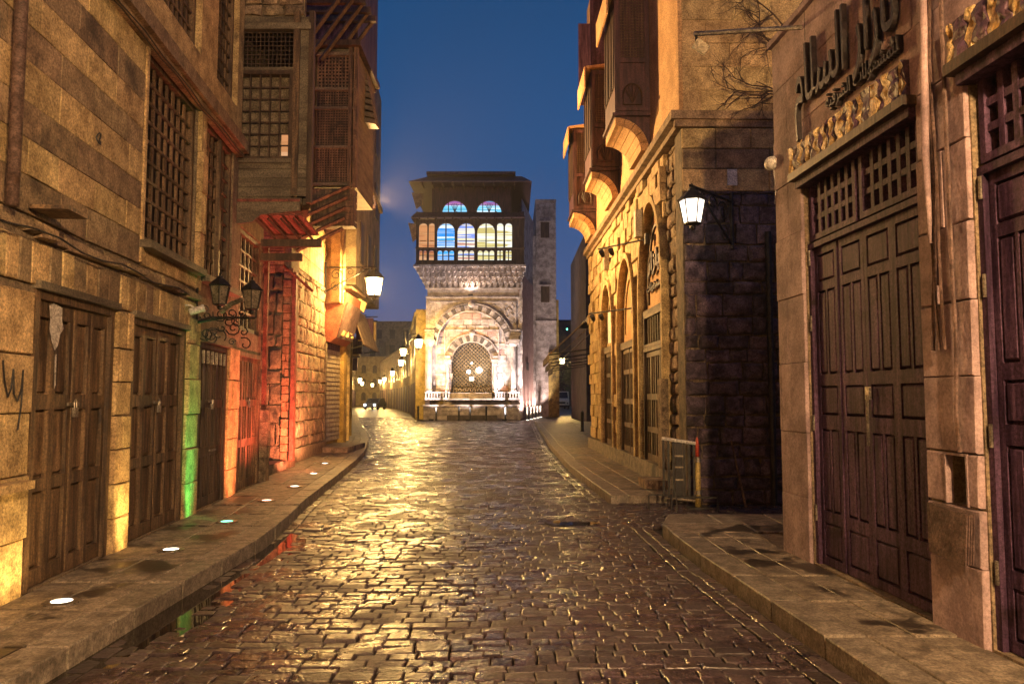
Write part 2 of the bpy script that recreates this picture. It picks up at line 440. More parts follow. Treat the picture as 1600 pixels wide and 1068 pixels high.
# two gutter rows laid along each kerb
for KK, sgn, ya, yb in ((KL, 1, 3.9, 47), (KR1, -1, 3.9, 9.6), (KR2, -1, 11.9, 47)):
    for k in range(2):
        yy = ya
        while yy < yb:
            L = rr.uniform(.2,.3)
            y2 = yy + L
            a0 = lerp_poly(KK, yy) + sgn*(.02+k*.125); a1 = lerp_poly(KK, y2) + sgn*(.02+k*.125)
            b0 = a0 + sgn*.112; b1 = a1 + sgn*.112
            c = [(a0,yy+.008),(b0,yy+.008),(b1,y2-.008),(a1,y2-.008)]
            if sgn < 0: c = [(b0,yy+.008),(a0,yy+.008),(a1,y2-.008),(b1,y2-.008)]
            low = (-.010-.014*(.5+.5*math.sin(yy*2.3+.6))) if (sgn > 0 and yy < 9.2) else -.004
            zt = low + rr.uniform(-.006,.006) - .004; tl = (rr.gauss(0,.02), rr.gauss(0,.02))
            if yy < 5.0: cobbles.append((c, zt, tl))
            else: stone_top(field, c, zt, -.045, .007, tl, .002)
            yy = y2
for c, zt, tl in cobbles[:300]:
    mb = MB(); stone_top(mb, c, zt, -.045, .007, tl, .002)
    obj('cobblestone', mb, M['cobble'], road)
obj('cobblestone_field', field, M['cobble'], road, kind='stuff')

# standing water in the gutter and in the middle of the road
mw = bpy.data.materials.new('still_water'); mw.use_nodes = True
pb = mw.node_tree.nodes['Principled BSDF']; pb.inputs['Base Color'].default_value = (.008,.007,.006,1); pb.inputs['Roughness'].default_value = .03
pb.inputs['Specular IOR Level'].default_value = .6
nz = mw.node_tree.nodes.new('ShaderNodeTexNoise'); nz.inputs['Scale'].default_value = 3.0
bz = mw.node_tree.nodes.new('ShaderNodeBump'); bz.inputs['Strength'].default_value = .03; bz.inputs['Distance'].default_value = .02
mw.node_tree.links.new(nz.outputs[0], bz.inputs['Height']); mw.node_tree.links.new(bz.outputs[0], pb.inputs['Normal'])
def water(pts, z):
    mb = MB(); n = len(pts)
    mb.add([(p[0],p[1],z) for p in pts], [tuple(range(n))])
    return mb
pts = [(-2.66,3.6)]
for yy in (3.9,4.5,5.1,5.7,6.2,6.7,7.2,7.8,8.4,9.0): pts.append((-2.66+.40+.09*math.sin(yy*3.3)+.05*math.sin(yy*9), yy))
pts += [(-2.64,9.3)]
o = obj('gutter_water', water(pts, -.016), mw, kind='structure')
pts = [(.72+.36*math.cos(t)*(1+.25*math.sin(3*t)), 9.93+.17*math.sin(t)*(1+.3*math.cos(2*t))) for t in [2*PI*i/24 for i in range(24)]]
obj('road_puddle', water(pts, -.006), mw, kind='structure')

# pavements: kerbstones and slabs, one piece each
def pavement(name, K, W, ya, yb, kw=.27, cols=2, step=.86, zt=.12, side=1, seed=1):
    p = link(name, None, None, kind='structure')
    r = random.Random(seed)
    bed = MB(); yy = ya; prev = None
    ys = [ya]
    while ys[-1] < yb - .3: ys.append(min(yb, ys[-1] + step*r.uniform(.92,1.1)*(1 if ys[-1] < 24 else 1.6)))
    for i in range(len(ys)-1):
        y0, y1 = ys[i], ys[i+1]
        k0, k1, w0, w1 = lerp_poly(K,y0), lerp_poly(K,y1), lerp_poly(W,y0), lerp_poly(W,y1)
        s = 1 if w0 > k0 else -1
        bed.add([(k0+s*.03,y0,zt-.02),(w0+s*.3,y0,zt-.02),(w1+s*.3,y1,zt-.02),(k1+s*.03,y1,zt-.02)], [(0,1,2,3) if s > 0 else (3,2,1,0)])
        g = .011
        def quad(a0,b0,a1,b1,yo0,yo1):
            c = [(a0,yo0+g),(b0,yo0+g),(b1,yo1-g),(a1,yo1-g)]
            return c if s > 0 else [c[1],c[0],c[3],c[2]]
        mb = MB(); stone_top(mb, quad(k0,k0+s*(kw-.006),k1,k1+s*(kw-.006),y0,y1), zt+r.uniform(-.004,.004), -.06, .012, (0,r.uniform(-.004,.004)))
        obj('kerbstone', mb, M['kerb'], p)
        for k in range(cols):
            fa = k/cols; fb = (k+1)/cols
            A0 = k0+s*kw; A1 = k1+s*kw
            a0 = A0+(w0-A0)*fa+s*.005; b0 = A0+(w0-A0)*fb-s*.005
            a1 = A1+(w1-A1)*fa+s*.005; b1 = A1+(w1-A1)*fb-s*.005
            off = (.5 if k % 2 == 0 else 0)*(y1-y0)*.0
            mb = MB(); stone_top(mb, quad(a0,b0,a1,b1,y0,y1), zt+r.uniform(-.004,.004)-.002, -.0, .008, (r.uniform(-.004,.004),r.uniform(-.004,.004)))
            obj('paving_slab', mb, M['slab'], p)
    obj('bedding', bed, M['mortar'], p)
    return p
pavement('pavement_left', KL, WL, 2.2, 34, seed=4)
pavement('pavement_left_far', KL, WL, 34, 66, seed=5, cols=1, step=2)
pr = pavement('pavement_right', KR1, WR1, 2.2, 8.6, seed=6)
pavement('pavement_right_middle', KR2, WR2, 11.75, 47.5, seed=8, cols=2)
# rounded end of the near right pavement, running into the side lane
for (a, b, nm, m) in ((8.6,9.15,'paving_slab','slab'),(9.15,9.9,'kerbstone','kerb')):
    n = 3 if nm == 'paving_slab' else 4
    xa = 1.77; W = (4.6-xa)
    for k in range(n):
        x0 = xa+W*k/n; x1 = xa+W*(k+1)/n-.01
        c = [(x0,a+.006),(x1,a+.006),(x1,b-.006),(x0,b-.006)]
        if nm == 'kerbstone' and k == 0: c[3] = (x0+.22,b-.006)
        mb = MB(); stone_top(mb, c, .12, -.06, .012); obj(nm, mb, M[m], pr)

# ------------------------------------------------------------------ wall tools
def ashlar(parent, x0, x1, z0, z1, course, length, matf, name='stone_block', proud=.018, y=0.0, skip=None, seed=1, jit=.004, gap=.006, ch=.008, deep=.05):
    """rows of cut stone blocks standing proud of a wall whose face is local y=0 (street side is -y)"""
    r = random.Random(seed); z = z0; n = 0; k = 0
    while z < z1 - .03:
        h = course*r.uniform(.94,1.06); zt = min(z+h, z1)
        if z1 - zt < course*.35: zt = z1
        x = x0 - r.uniform(0,length*.7)
        while x < x1 - .01:
            w = length*r.uniform(.75,1.3); xe = min(x+w, x1)
            if x1 - xe < length*.25: xe = x1
            xs = max(x, x0)
            if xe - xs > .05 and not (skip and skip(xs, xe, z, zt)):
                m = matf(k, xs, z) if callable(matf) else matf
                pr_ = proud + r.uniform(-1,1)*proud*.5
                J = lambda: r.uniform(-jit, jit)
                g = gap
                mb = MB()
                A = [(xs+g+J(), z+g+J()),(xe-g+J(), z+g+J()),(xe-g+J(), zt-g+J()),(xs+g+J(), zt-g+J())]
                cx = (xs+xe)/2; cz = (z+zt)/2
                vs = [(a[0], y+deep, a[1]) for a in A] + [(a[0], y-pr_+ch, a[1]) for a in A]
                vs += [(a[0]+(ch if a[0]<cx else -ch), y-pr_+J()*.6, a[1]+(ch if a[1]<cz else -ch)) for a in A]
                fs = []
                for i in range(4):
                    j = (i+1)%4
                    fs += [(i,j,4+j,4+i),(4+i,4+j,8+j,8+i)]
                fs.append((8,9,10,11))
                mb.add(vs, fs)
                obj(name, mb, m, parent); n += 1
            x = xe
        z = zt; k += 1
    return n
def rubble(parent, x0, x1, z0, z1, matr, name='rubble_stone', seed=1, skip=None, size=.3, y=0.0):
    """rough stones with faceted, uneven faces"""
    r = random.Random(seed); z = z0
    while z < z1-.04:
        h = size*r.uniform(.6,1.15); zt = min(z+h, z1)
        x = x0 - r.uniform(0,.1)
        while x < x1-.03:
            w = size*r.uniform(.7,1.7); xe = min(x+w,x1); xs = max(x,x0)
            if x1-xe < .08: xe = x1
            if xe-xs > .05 and not (skip and skip(xs,xe,z,zt)):
                mb = MB(); a = .012; J = lambda q=.016: r.uniform(-q,q)
                d = r.uniform(.01,.055)
                ring0 = [(xs+a,z+a),((xs+xe)/2,z+a),(xe-a,z+a),(xe-a,(z+zt)/2),(xe-a,zt-a),((xs+xe)/2,zt-a),(xs+a,zt-a),(xs+a,(z+zt)/2)]
                ring0 = [(p[0]+J(),p[1]+J()) for p in ring0]
                cx, cz = (xs+xe)/2, (z+zt)/2
                vs = [(p[0],y+.06,p[1]) for p in ring0]+[(p[0],y+.0-d*.3,p[1]) for p in ring0]
                vs += [(cx+(p[0]-cx)*.72,y-d+J(.012),cz+(p[1]-cz)*.72) for p in ring0]+[(cx+J(.03),y-d-.012+J(.01),cz+J(.03))]
                fs = []
                for i in range(8):
                    j = (i+1)%8
                    fs += [(i,j,8+j,8+i),(8+i,8+j,16+j,16+i),(16+i,16+j,24)]
                mb.add(vs,fs)
                obj(name, mb, matr, parent)
            x = xe
        z = zt
def wall_core(parent, x0, x1, z0, z1, depth, holes, m, name='wall', y=0.02):
    """solid wall pieces around rectangular openings (x0,x1,z0,z1); one mesh"""
    xs = sorted(set([x0,x1]+[min(max(v,x0),x1) for h in holes for v in h[:2]])); zs = sorted(set([z0,z1]+[min(max(v,z0),z1) for h in holes for v in h[2:]]))
    mb = MB()
    for i in range(len(xs)-1):
        run = None
        for j in range(len(zs)-1):
            cx=(xs[i]+xs[i+1])/2; cz=(zs[j]+zs[j+1])/2
            inside = any(h[0]<cx<h[1] and h[2]<cz<h[3] for h in holes)
            if not inside:
                mb.box(xs[i],xs[i+1],y,y+depth,zs[j],zs[j+1])
    return obj(name, mb, m, parent)
def recess(parent, x0, x1, z0, z1, d, m=None, name='recess'):
    return obj(name, MB().box(x0-.05,x1+.05,d,d+.03,z0-.05,z1+.05), m or M['void'], parent)

def door(parent, x0, x1, z0, z1, leaves, stacks, m, y=.06, frame=.07, label=None, pairs=None, lock=True, fm=None, raised=False):
    """a boarded door: frame, leaves (> raised panel pieces). stacks = list of (z0,z1,n panels across)"""
    fm = fm or m
    f = MB(); f.box(x0,x0+frame,y-.06,y+.06,z0,z1); f.box(x1-frame,x1,y-.06,y+.06,z0,z1); f.box(x0+frame,x1-frame,y-.06,y+.06,z1-frame,z1)
    d = obj('door', f, fm, parent)
    if label: d['label'] = label
    ix0, ix1, iz1 = x0+frame+.004, x1-frame-.004, z1-frame-.004
    w = (ix1-ix0)/leaves
    r = random.Random(int(x0*1000)+leaves)
    for k in range(leaves):
        a = ix0+w*k+.004; b = ix0+w*(k+1)-.004
        yy = y + r.uniform(-.006,.006)
        mb = MB()
        # stiles and rails
        st = .05*min(1, w/.3)
        mb.box(a,a+st,yy-.02,yy+.03,z0+.01,iz1); mb.box(b-st,b,yy-.02,yy+.03,z0+.01,iz1)
        zz = [z0+.01]
        for s in stacks: zz += [s[0], s[1]]
        zz.append(iz1)
        for q in range(0,len(zz),2):
            if zz[q+1]-zz[q] > .01: mb.box(a+st,b-st,yy-.02,yy+.03,zz[q],zz[q+1])
        for s in stacks:
            n = s[2]; pw = (b-a-2*st)/n
            for q in range(1,n):
                mb.box(a+st+pw*q-.014,a+st+pw*q+.014,yy-.018,yy+.03,s[0],s[1])
        mb.box(a+st,b-st,yy+.022,yy+.026,z0+.01,iz1)
        obj('door_leaf', mb, m, d)
        for s in stacks:
            n = s[2]; pw = (b-a-2*st)/n
            for q in range(n):
                xa = a+st+pw*q+(.014 if q else 0)+.010; xb = a+st+pw*(q+1)-(.014 if q<n-1 else 0)-.010
                if xb-xa > .02:
                    e = .014
                    pm = MB(); za, zb = s[0]+.012, s[1]-.012
                    pm.add([(xa,yy+.022-.022*raised,za),(xb,yy+.022-.022*raised,za),(xb,yy+.022-.022*raised,zb),(xa,yy+.022-.022*raised,zb),(xa+e,yy+.002-.020*raised,za+e),(xb-e,yy+.002-.020*raised,za+e),(xb-e,yy+.002-.020*raised,zb-e),(xa+e,yy+.002-.020*raised,zb-e)],
                           [(0,1,5,4),(1,2,6,5),(2,3,7,6),(3,0,4,7),(4,5,6,7)])
                    obj('door_panel', pm, m, d)
    if lock:
        c = (x0+x1)/2; zl = z0+1.42
        mb = MB(); mb.box(c-.10,c+.10,y-.045,y-.03,zl-.015,zl+.015); mb.box(c-.035,c+.03,y-.07,y-.045,zl-.11,zl-.03)
        mb.tube([(c-.022,y-.058,zl-.03),(c-.022,y-.058,zl+.02),(c,y-.058,zl+.04),(c+.018,y-.058,zl+.02),(c+.018,y-.058,zl-.03)], .006, 5)
        obj('padlock', mb, M['steel'], d)
    return d
def lattice(parent, x0, x1, z0, z1, nx, nz, m, bw=.022, y=.05, frame=.08, fm=None, name='window', back='void', bh=None, hy=0.0, backd=.10):
    f = MB(); f.box(x0,x0+frame,y-.05,y+.08,z0,z1); f.box(x1-frame,x1,y-.05,y+.08,z0,z1)
    f.box(x0+frame,x1-frame,y-.05,y+.08,z1-frame,z1); f.box(x0+frame,x1-frame,y-.05,y+.08,z0,z0+frame)
    w = obj(name, f, fm or m, parent)
    a,b,c,d = x0+frame,x1-frame,z0+frame,z1-frame
    for i in range(1,nx): 
        xx = a+(b-a)*i/nx; bar('upright_bar', m, w, xx-bw/2,xx+bw/2,y-.012,y+.018,c,d)
    bh = bh or bw
    for j in range(1,nz):
        zz = c+(d-c)*j/nz; bar('cross_bar', m, w, a,b,y+.020+hy,y+.042+hy,zz-bh/2,zz+bh/2)
    if back: obj('pane', MB().box(a,b,y+backd,y+backd+.01,c,d), M[back], w)
    return w
def fine_lattice(parent, x0, x1, z0, z1, pitch, m, y=0.0, bw=.012, name='lattice_screen'):
    """a turned-wood screen too fine to pick apart: one joined part"""
    mb = MB()
    nx = max(2,int((x1-x0)/pitch)); nz = max(2,int((z1-z0)/pitch))
    for i in range(nx+1):
        xx = x0+(x1-x0)*i/nx; mb.box(xx-bw/2,xx+bw/2,y-.01,y+.01,z0,z1)
    for j in range(nz+1):
        zz = z0+(z1-z0)*j/nz; mb.box(x0,x1,y-.008,y+.014,zz-bw/2,zz+bw/2)
    return obj(name, mb, m, parent, kind='stuff')

# Arabic text: logical order to joined glyphs in visual order
AR = {'ا':(0xFE8D,2),'ب':(0xFE8F,4),'ة':(0xFE93,2),'ت':(0xFE95,4),'ج':(0xFE9D,4),'ح':(0xFEA1,4),'خ':(0xFEA5,4),'د':(0xFEA9,2),'ر':(0xFEAD,2),'ز':(0xFEAF,2),
      'س':(0xFEB1,4),'ش':(0xFEB5,4),'ط':(0xFEC1,4),'ع':(0xFEC9,4),'غ':(0xFECD,4),'ق':(0xFED5,4),'ل':(0xFEDD,4),'م':(0xFEE1,4),'ن':(0xFEE5,4),'و':(0xFEED,2),'ي':(0xFEF1,4)}
def arabic(s):
    out = []
    for i, ch in enumerate(s):
        if ch not in AR: out.append(ch); continue
        b, n = AR[ch]
        prev = i > 0 and s[i-1] in AR and AR[s[i-1]][1] == 4
        nxt = i < len(s)-1 and s[i+1] in AR and n == 4
        out.append(chr(b + (3 if prev and nxt else 1 if prev else 2 if nxt else 0)))
    return ''.join(reversed(out))
def text_mesh(name, body, size, depth, m, parent, loc, rot, sx=1.0, sz=1.0, width=None, height=None, bold=.0):
    c = bpy.data.curves.new(name, 'FONT'); c.body = body; c.size = 1; c.extrude = .5; c.align_x = 'CENTER'; c.align_y = 'BOTTOM_BASELINE'; c.offset = bold
    c.resolution_u = 3
    t = bpy.data.objects.new('tmp', c); COL.objects.link(t)
    dg = bpy.context.evaluated_depsgraph_get(); me = bpy.data.meshes.new_from_object(t.evaluated_get(dg))
    bpy.data.objects.remove(t)
    xs = [v.co.x for v in me.vertices]; ys = [v.co.y for v in me.vertices]
    w = max(xs)-min(xs); h = max(ys)-min(ys)
    kx = (width/w) if width else size*sx; ky = (height/h) if height else size*sz
    for v in me.vertices: v.co = (v.co.x*kx, v.co.y*ky, v.co.z*depth)
    me.materials.clear(); me.materials.append(m)
    return link(name, me, parent, loc, rot)

# ------------------------------------------------------------------ LEFT: near shop building
A_ANG = math.atan2(.9953, -.0968)
left = thing('shop_building', 'striped stone building with three old plank doors and big lattice windows on the left', 'building', (-3.69,6.0,0), A_ANG)
doorsA = [(-.10,1.36,.12,2.44),(1.80,3.47,.12,2.42),(4.02,5.36,.12,2.32),(6.02,7.55,.12,2.32)]
winsA = [(1.95,3.74,3.24,5.34),(4.02,5.52,3.20,5.34)]
upA = [(2.20,3.64,6.0,7.9),(4.36,5.44,6.0,7.9)]
lowwin = (6.02,7.50,2.66,4.30)
holes = doorsA + winsA + [lowwin]
wall_core(left, -20, 7.62, 0, 5.42, .5, holes, M['mortar'])
wall_core(left, -20, 5.74, 5.42, 10.5, .5, upA, M['lime'], y=-.03)
for h in doorsA: recess(left, *h, .20)
for h in winsA+upA+[lowwin]: recess(left, *h, .30)
# stones
ashlar(left, -6.5, -.14, .10, 2.40, .46, .95, M['lime'], seed=3, proud=.02)
ashlar(left, 1.40, 1.77, .10, 2.44, .34, .42, M['lime'], seed=5, proud=.028)
ashlar(left, 3.50, 3.98, .10, 2.60, .42, .55, M['lime'], seed=6, proud=.035)
ashlar(left, 5.40, 5.98, .10, 2.34, .44, .7, M['lime'], seed=7, proud=.03)
mixm = lambda k, x, z: M['lime'] if random.Random(int(x*97)).random() > .45 else M['limedark']
ashlar(left, -6.5, 3.98, 2.46, 2.80, .40, .21, mixm, seed=8, proud=.012, skip=lambda a,b,c,d: False)
ashlar(left, -6.5, 1.90, 2.98, 5.32, .292, .62, lambda k,x,z: M['limedark'] if k%2==0 else M['lime'], seed=9, proud=.008, gap=.0025, ch=.004)
ashlar(left, 1.95, 3.98, 2.98, 3.20, .22, .6, M['lime'], seed=10, proud=.012)
ashlar(left, 3.76, 3.98, 3.22, 5.34, .5, .3, M['lime'], seed=11, proud=.045)
# cut-stone jamb strip beside big window, pipe, ledges
bar('stone_jamb', M['lime'], left, 1.885,1.945,-.03,.03,3.0,5.34)
r = random.Random(5)
x = -6.5
while x < 3.7:      # broken ledge of loose stones and timber ends
    w = r.uniform(.14,.42)
    h = r.uniform(.06,.13); d = r.uniform(.02,.10)
    mb = MB(); z0 = 2.83+r.uniform(-.02,.02)
    mb.add([(x,.03,z0),(x+w,.03,z0),(x+w,-d,z0+.02),(x,-d+.02,z0+.01),(x,.03,z0+h+.03),(x+w,.03,z0+h),(x+w,-d+.01,z0+h-.02),(x,-d+.03,z0+h)],
           [(0,3,2,1),(4,5,6,7),(0,1,5,4),(1,2,6,5),(2,3,7,6),(3,0,4,7)])
    obj('ledge_stone', mb, M['limedark'], left); x += w+.008
x = -6.5
while x < 5.70:
    w = min(r.uniform(.7,1.2), 5.70-x)
    mb = MB().extr([(x,5.36),(x,5.54),(x+w-.01,5.54),(x+w-.01,5.36)], -.16, -.031)
    mb.extr([(x,5.30),(x,5.36),(x+w-.01,5.36),(x+w-.01,5.30)], -.09, .02)
    obj('moulding_stone', mb, M['limedark'], left); x += w
obj('drain_pipe', MB().tube([(-.66,-.09,2.95),(-.66,-.09,10.4)], .045, 8), M['tin'], left, smooth=True)
obj('timber_stub', MB().box(-.30,.05,-.30,-.02,3.02,3.05), M['wood2'], left)
obj('iron_ring', MB().tube([(.80+.035*math.cos(t),-.02-.02*abs(math.sin(t)),3.93+.05*math.sin(t)) for t in [2*PI*i/10 for i in range(11)]], .008, 5), M['iron'], left)
# thin cables clipped to the wall
mb = MB(); 
for dz, q in ((0,.0),(.05,1.1)):
    mb.tube([(a*.5-2, -.125-.01*math.sin(a), 5.27-dz+.02*math.sin(a*2.1+q)) for a in range(0,16)], .008, 5)
obj('cable', mb, M['iron'], left)
mb = MB().tube([(a*.4-2, -.11, 2.83+.03*math.sin(a*1.7)) for a in range(0,14)], .009, 5)
obj('cable', mb, M['iron'], left)
st3 = [(.26,.86,1),(.96,1.50,1),(1.62,2.24,1)]
door(left, *doorsA[0], 4, st3, M['wood2'], label='brown plank door with torn paper stuck near its top')
door(left, *doorsA[1], 4, st3, M['wood2'])
bars_doors = []
for h, nm in ((doorsA[2],'dark door of upright slats with hinges'),(doorsA[3],'red lit plank door beside the stone recess')):
    d = door(left, *h, 4, [(.26,.80,2),(.92,1.45,2),(1.56,2.18,2)], M['wood'] if nm[0]=='d' else M['wood2'], label=nm)
mb = MB()
for i in range(6):
    xx = 4.16+i*.2; mb.box(xx-.012,xx+.012,-.03,0,2.02,2.22); mb.box(xx-.03,xx+.03,-.035,-.02,2.10,2.13)
for i in range(6):
    xx = 4.16+i*.2
    bar('hinge', M['steel'], left, xx-.014,xx+.014,-.03,0,2.05,2.22)
bar('hasp', M['steel'], left, 4.55,4.85,-.02,.0,.86,.885)
# sills and lintels
for i, h in enumerate(winsA):
    bar('window_sill', M['beam'], left, h[0]-.08,h[1]+.06,-.13,.06,h[2]-.09,h[2]-.01)
for h, nx, nz in ((winsA[0],8,9),(winsA[1],7,9),(upA[0],8,8),(upA[1],6,8),(lowwin,5,6)):
    lattice(left, h[0]+.01,h[1]-.01,h[2]+.01,h[3]-.01, nx, nz, M['wood2'], bw=.045, bh=.034, y=.10, frame=.07, fm=M['wood2'], hy=-.040)
# the second window carries an inner upright
bar('mullion', M['wood2'], left, 4.80,4.88,.01,.07,3.28,5.27)
for h in doorsA[:2]:
    bar('door_head', M['beam'], left, h[0]-.03,h[1]+.03,-.05,.05,h[3]-.0,h[3]+.06)
bar('door_head', M['beam'], left, 3.99,5.40,-.06,.05,2.325,2.46)
# torn paper and graffiti
mb = MB(); pp = [(.14,2.33),(.20,2.36),(.36,2.34),(.35,2.24),(.40,2.17),(.33,2.12),(.31,2.02),(.25,1.98),(.20,2.06),(.15,2.15),(.17,2.24)]
mb.add([(p[0],.018-.006*(i%2),p[1]) for i,p in enumerate(pp)], [tuple(reversed(range(len(pp))))])
obj('torn_paper', mb, M['paper'], left)
obj('torn_paper', MB().add([(.27,.019,1.95),(.30,.019,1.95),(.30,.017,1.70),(.275,.017,1.66)],[(0,3,2,1)]), M['paper'], left)
mb = MB(); mb.tube([(-.60,-.045,1.86),(-.57,-.045,1.72),(-.52,-.046,1.60),(-.48,-.046,1.66),(-.46,-.046,1.80),(-.44,-.046,1.62),(-.39,-.046,1.57),(-.34,-.046,1.66),(-.33,-.046,1.80),(-.335,-.046,1.55),(-.37,-.046,1.36)], .007, 4)
obj('graffiti_stroke', mb, M['iron'], left)
bar('stone_shelf', M['lime'], left, -1.2,-.28,-.14,.0,.93,.99)

# white bullet camera on wall
cw = thing('security_camera', 'small white security camera fixed to the wall above the second plank door', 'camera', (-3.69,6.0,0), A_ANG)
obj('camera_body', MB().lathe((0,0,0), [(.035,-.09),(.042,-.08),(.042,.06),(.05,.07),(.05,.09)], 10), M['whitep'], cw, smooth=True, loc=(3.34,-.16,2.66), rot=(R(70),0,R(20)))
obj('mount', MB().tube([(3.34,-.02,2.72),(3.34,-.08,2.72),(3.34,-.14,2.68)], .012, 6), M['whitep'], cw)

# the paired bay front above: timber oriel facing the camera
bay = thing('oriel_house', 'timber bay with lattice window jutting over the red lit doorway', 'bay window', (-4.45,11.8,0), 0)
W1 = 1.27
x0w, x1w = .12, .92
mb = MB()
mb.box(0,.10,.0,3.4,4.60,7.62); mb.box(W1-.27,W1-.0,0,.12,4.75,7.62); mb.box(.10,W1-.27,0,.12,4.70,5.30); mb.box(.10,W1-.27,0,.12,7.40,7.62)
mb.box(.10,W1-.27,0,.12,6.72,6.80)
mb.add([(W1-.12,.12,4.62),(W1,.12,4.62),(.35,2.9,4.62),(.25,2.9,4.62),(W1-.12,.12,7.62),(W1,.12,7.62),(.35,2.9,7.62),(.25,2.9,7.62)],[(0,3,2,1),(4,5,6,7),(0,1,5,4),(1,2,6,5),(2,3,7,6),(3,0,4,7)]); mb.add([(.1,.0,4.60),(W1-.1,.0,4.60),(.3,2.9,4.60),(.1,2.9,4.60),(.1,.0,4.70),(W1-.1,.0,4.70),(.3,2.9,4.70),(.1,2.9,4.70)],[(0,3,2,1),(4,5,6,7),(0,1,5,4),(1,2,6,5),(2,3,7,6),(3,0,4,7)])
obj('wall', mb, M['beam'], bay)
for k in range(4):
    z = 4.72+k*.145; bar('board', M['beam'], bay, .0,W1-.02,-.022,-.002,z,z+.135)
w = lattice(bay, .10,1.0,5.30,6.74,5,7,M['wood'],bw=.022,y=.03,frame=.06,name='window',back='panedrk')
obj('reflection_pane', MB().box(.80,.92,.10,.11,5.38,5.74), M['orgw'], bay)  # glowing sheet stands in for an orange reflection in the window
fine_lattice(bay, .12,.98,6.80,7.38,.065,M['wood'],y=.05)
bar('corner_post', M['wood2'], bay, -.06,.06,-.05,.05,4.75,7.7)
bar('corner_post', M['wood2'], bay, 1.0,1.10,-.045,.0,4.75,7.7)
bar('corner_post', M['wood'], bay, W1-.03,W1+.05,-.04,.06,4.62,7.7)
bar('rail', M['beam'], bay, .06,1.0,-.06,-.003,5.24,5.31)
bar('rail', M['beam'], bay, .06,W1,-.05,-.003,7.40,7.50)
mb = MB(); mb.add([(-.1,.03,7.62),(W1-.12,.03,7.62),(.35,3,7.62),(-.1,3,7.62),(-.1,.03,11),(W1-.12,.03,11),(.35,3,11),(-.1,3,11)],[(0,3,2,1),(4,5,6,7),(0,1,5,4),(1,2,6,5),(2,3,7,6),(3,0,4,7)])
obj('upper_wall', mb, M['dark_rub'], bay)
rubble(bay, -.1, W1-.13, 7.64, 9.0, M['rubble'], seed=3, size=.24)
# canopy under the bay: fascia and sloping red boards
mb = MB().extr([(-.02,4.60),(1.15,4.66),(1.15,4.48),(.55,4.42),(.42,4.30),(0,4.26)][::-1], -.07, -.02)
obj('canopy_fascia', mb, M['beam'], bay)
bar('red_trim', M['redlit'], bay, .0,1.16,-.085,-.072,4.62,4.66)
for k in range(7):
    x = .44+k*.105
    mb = MB().add([(x,-.02,4.42),(x+.097,-.02,4.42),(x+.26,.45,4.20),(x+.163,.45,4.20),(x,-.02,4.45),(x+.097,-.02,4.45),(x+.26,.45,4.23),(x+.163,.45,4.23)],
                  [(0,3,2,1),(4,5,6,7),(0,1,5,4),(1,2,6,5),(2,3,7,6),(3,0,4,7)])
    obj('canopy_board', mb, M['redlit'], bay)
for k in range(4):
    x = .46+k*.20
    obj('canopy_rafter', MB().tube([(x,-.04,4.36),(x+.16,.46,4.15)], .026, 4), M['wood'], bay)
bar('canopy_beam', M['wood'], bay, .40,1.36,.44,.54,4.02,4.14)
bar('canopy_beam', M['wood'], bay, .30,.98,.7,.8,3.84,3.96)
obj('brace', MB().tube([(.45,1.5,3.9),(.95,1.6,3.45)], .025, 5), M['redlit'], bay)

# second, taller bay farther along
bay2 = thing('oriel_bay', 'tall latticed timber bay on slanting struts beyond the first bay', 'bay window', (-5.0,16.5,0), 0)
W2 = 1.56
mb = MB(); mb.box(0,W2,.05,2.2,6.2,9.3); obj('body', mb, M['beam'], bay2)
xa = .72
for (za,zb,p) in ((6.30,7.02,.055),(7.08,7.9,.055),(7.95,8.32,.055),(8.40,9.1,.075)):
    obj('backing', MB().box(xa,W2-.16,.02,.048,za,zb), M['void'] , bay2)
    fine_lattice(bay2, xa,W2-.16,za,zb,p,M['wood2'],y=.0,bw=.022 if p<.07 else .03)
for z in (6.2,7.03,7.9,8.33,9.12): bar('rail', M['beam'], bay2, .5,W2+.02,-.05,.04,z,z+.06)
for x in (.60,W2-.14,W2-.02): bar('corner_post', M['wood2'], bay2, x-.02,x+.07,-.06,.04,6.15,9.3)
bar('cornice_board', M['wood'], bay2, .3,W2+.12,-.16,2.3,9.3,9.42)
for k in range(6):
    z = 6.14-k*.14; 
    obj('soffit_board', MB().add([(.52+k*.03,-.02,z),(W2-.02-k*.0,-.02,z),(W2-.02,.0+.0,z-.13),(.52+k*.03,0,z-.13),(.52,.3,z),(W2,.3,z),(W2,.3,z-.13),(.52,.3,z-.13)],[(0,3,2,1),(4,5,6,7),(0,1,5,4),(1,2,6,5),(2,3,7,6),(3,0,4,7)]) , M['wood2'], bay2)
for k in range(5):
    z = 6.16-k*.23
    obj('strut', MB().tube([(.28,-.08,z-.52),(W2-.10-k*.03,-.10,z)], .045, 4), M['wood2'], bay2)
# lit timber hood and dark roof over it
mb = MB()
hood = thing('timber_roof_hood', 'slatted timber hood catching light high beside the tall bay', 'roof hood', (-3.55,17.5,8.0), 0)
for k in range(9):
    mb = MB().add([(.04,-.02,.25*k*.62),(.36-.03*k,.02,.25*k*.62-.05),(.36-.03*k,.5,.25*k*.62),(.04,.5,.25*k*.62),(.04,-.02,.25*k*.62+.11),(.36-.03*k,.02,.25*k*.62+.06),(.36-.03*k,.5,.25*k*.62+.11),(.04,.5,.25*k*.62+.11)],
                  [(0,3,2,1),(4,5,6,7),(0,1,5,4),(1,2,6,5),(2,3,7,6),(3,0,4,7)])
    obj('slat', mb, M['beam'], hood)
top = thing('upper_storeys', 'dark projecting upper storey with timber braces against the sky top left', 'building', (-5.2,14.0,0), 0)
mb = MB(); mb.box(.05,1.56,3.4,6.0,9.7,14.5); obj('wall', mb, M['wood3'], top)
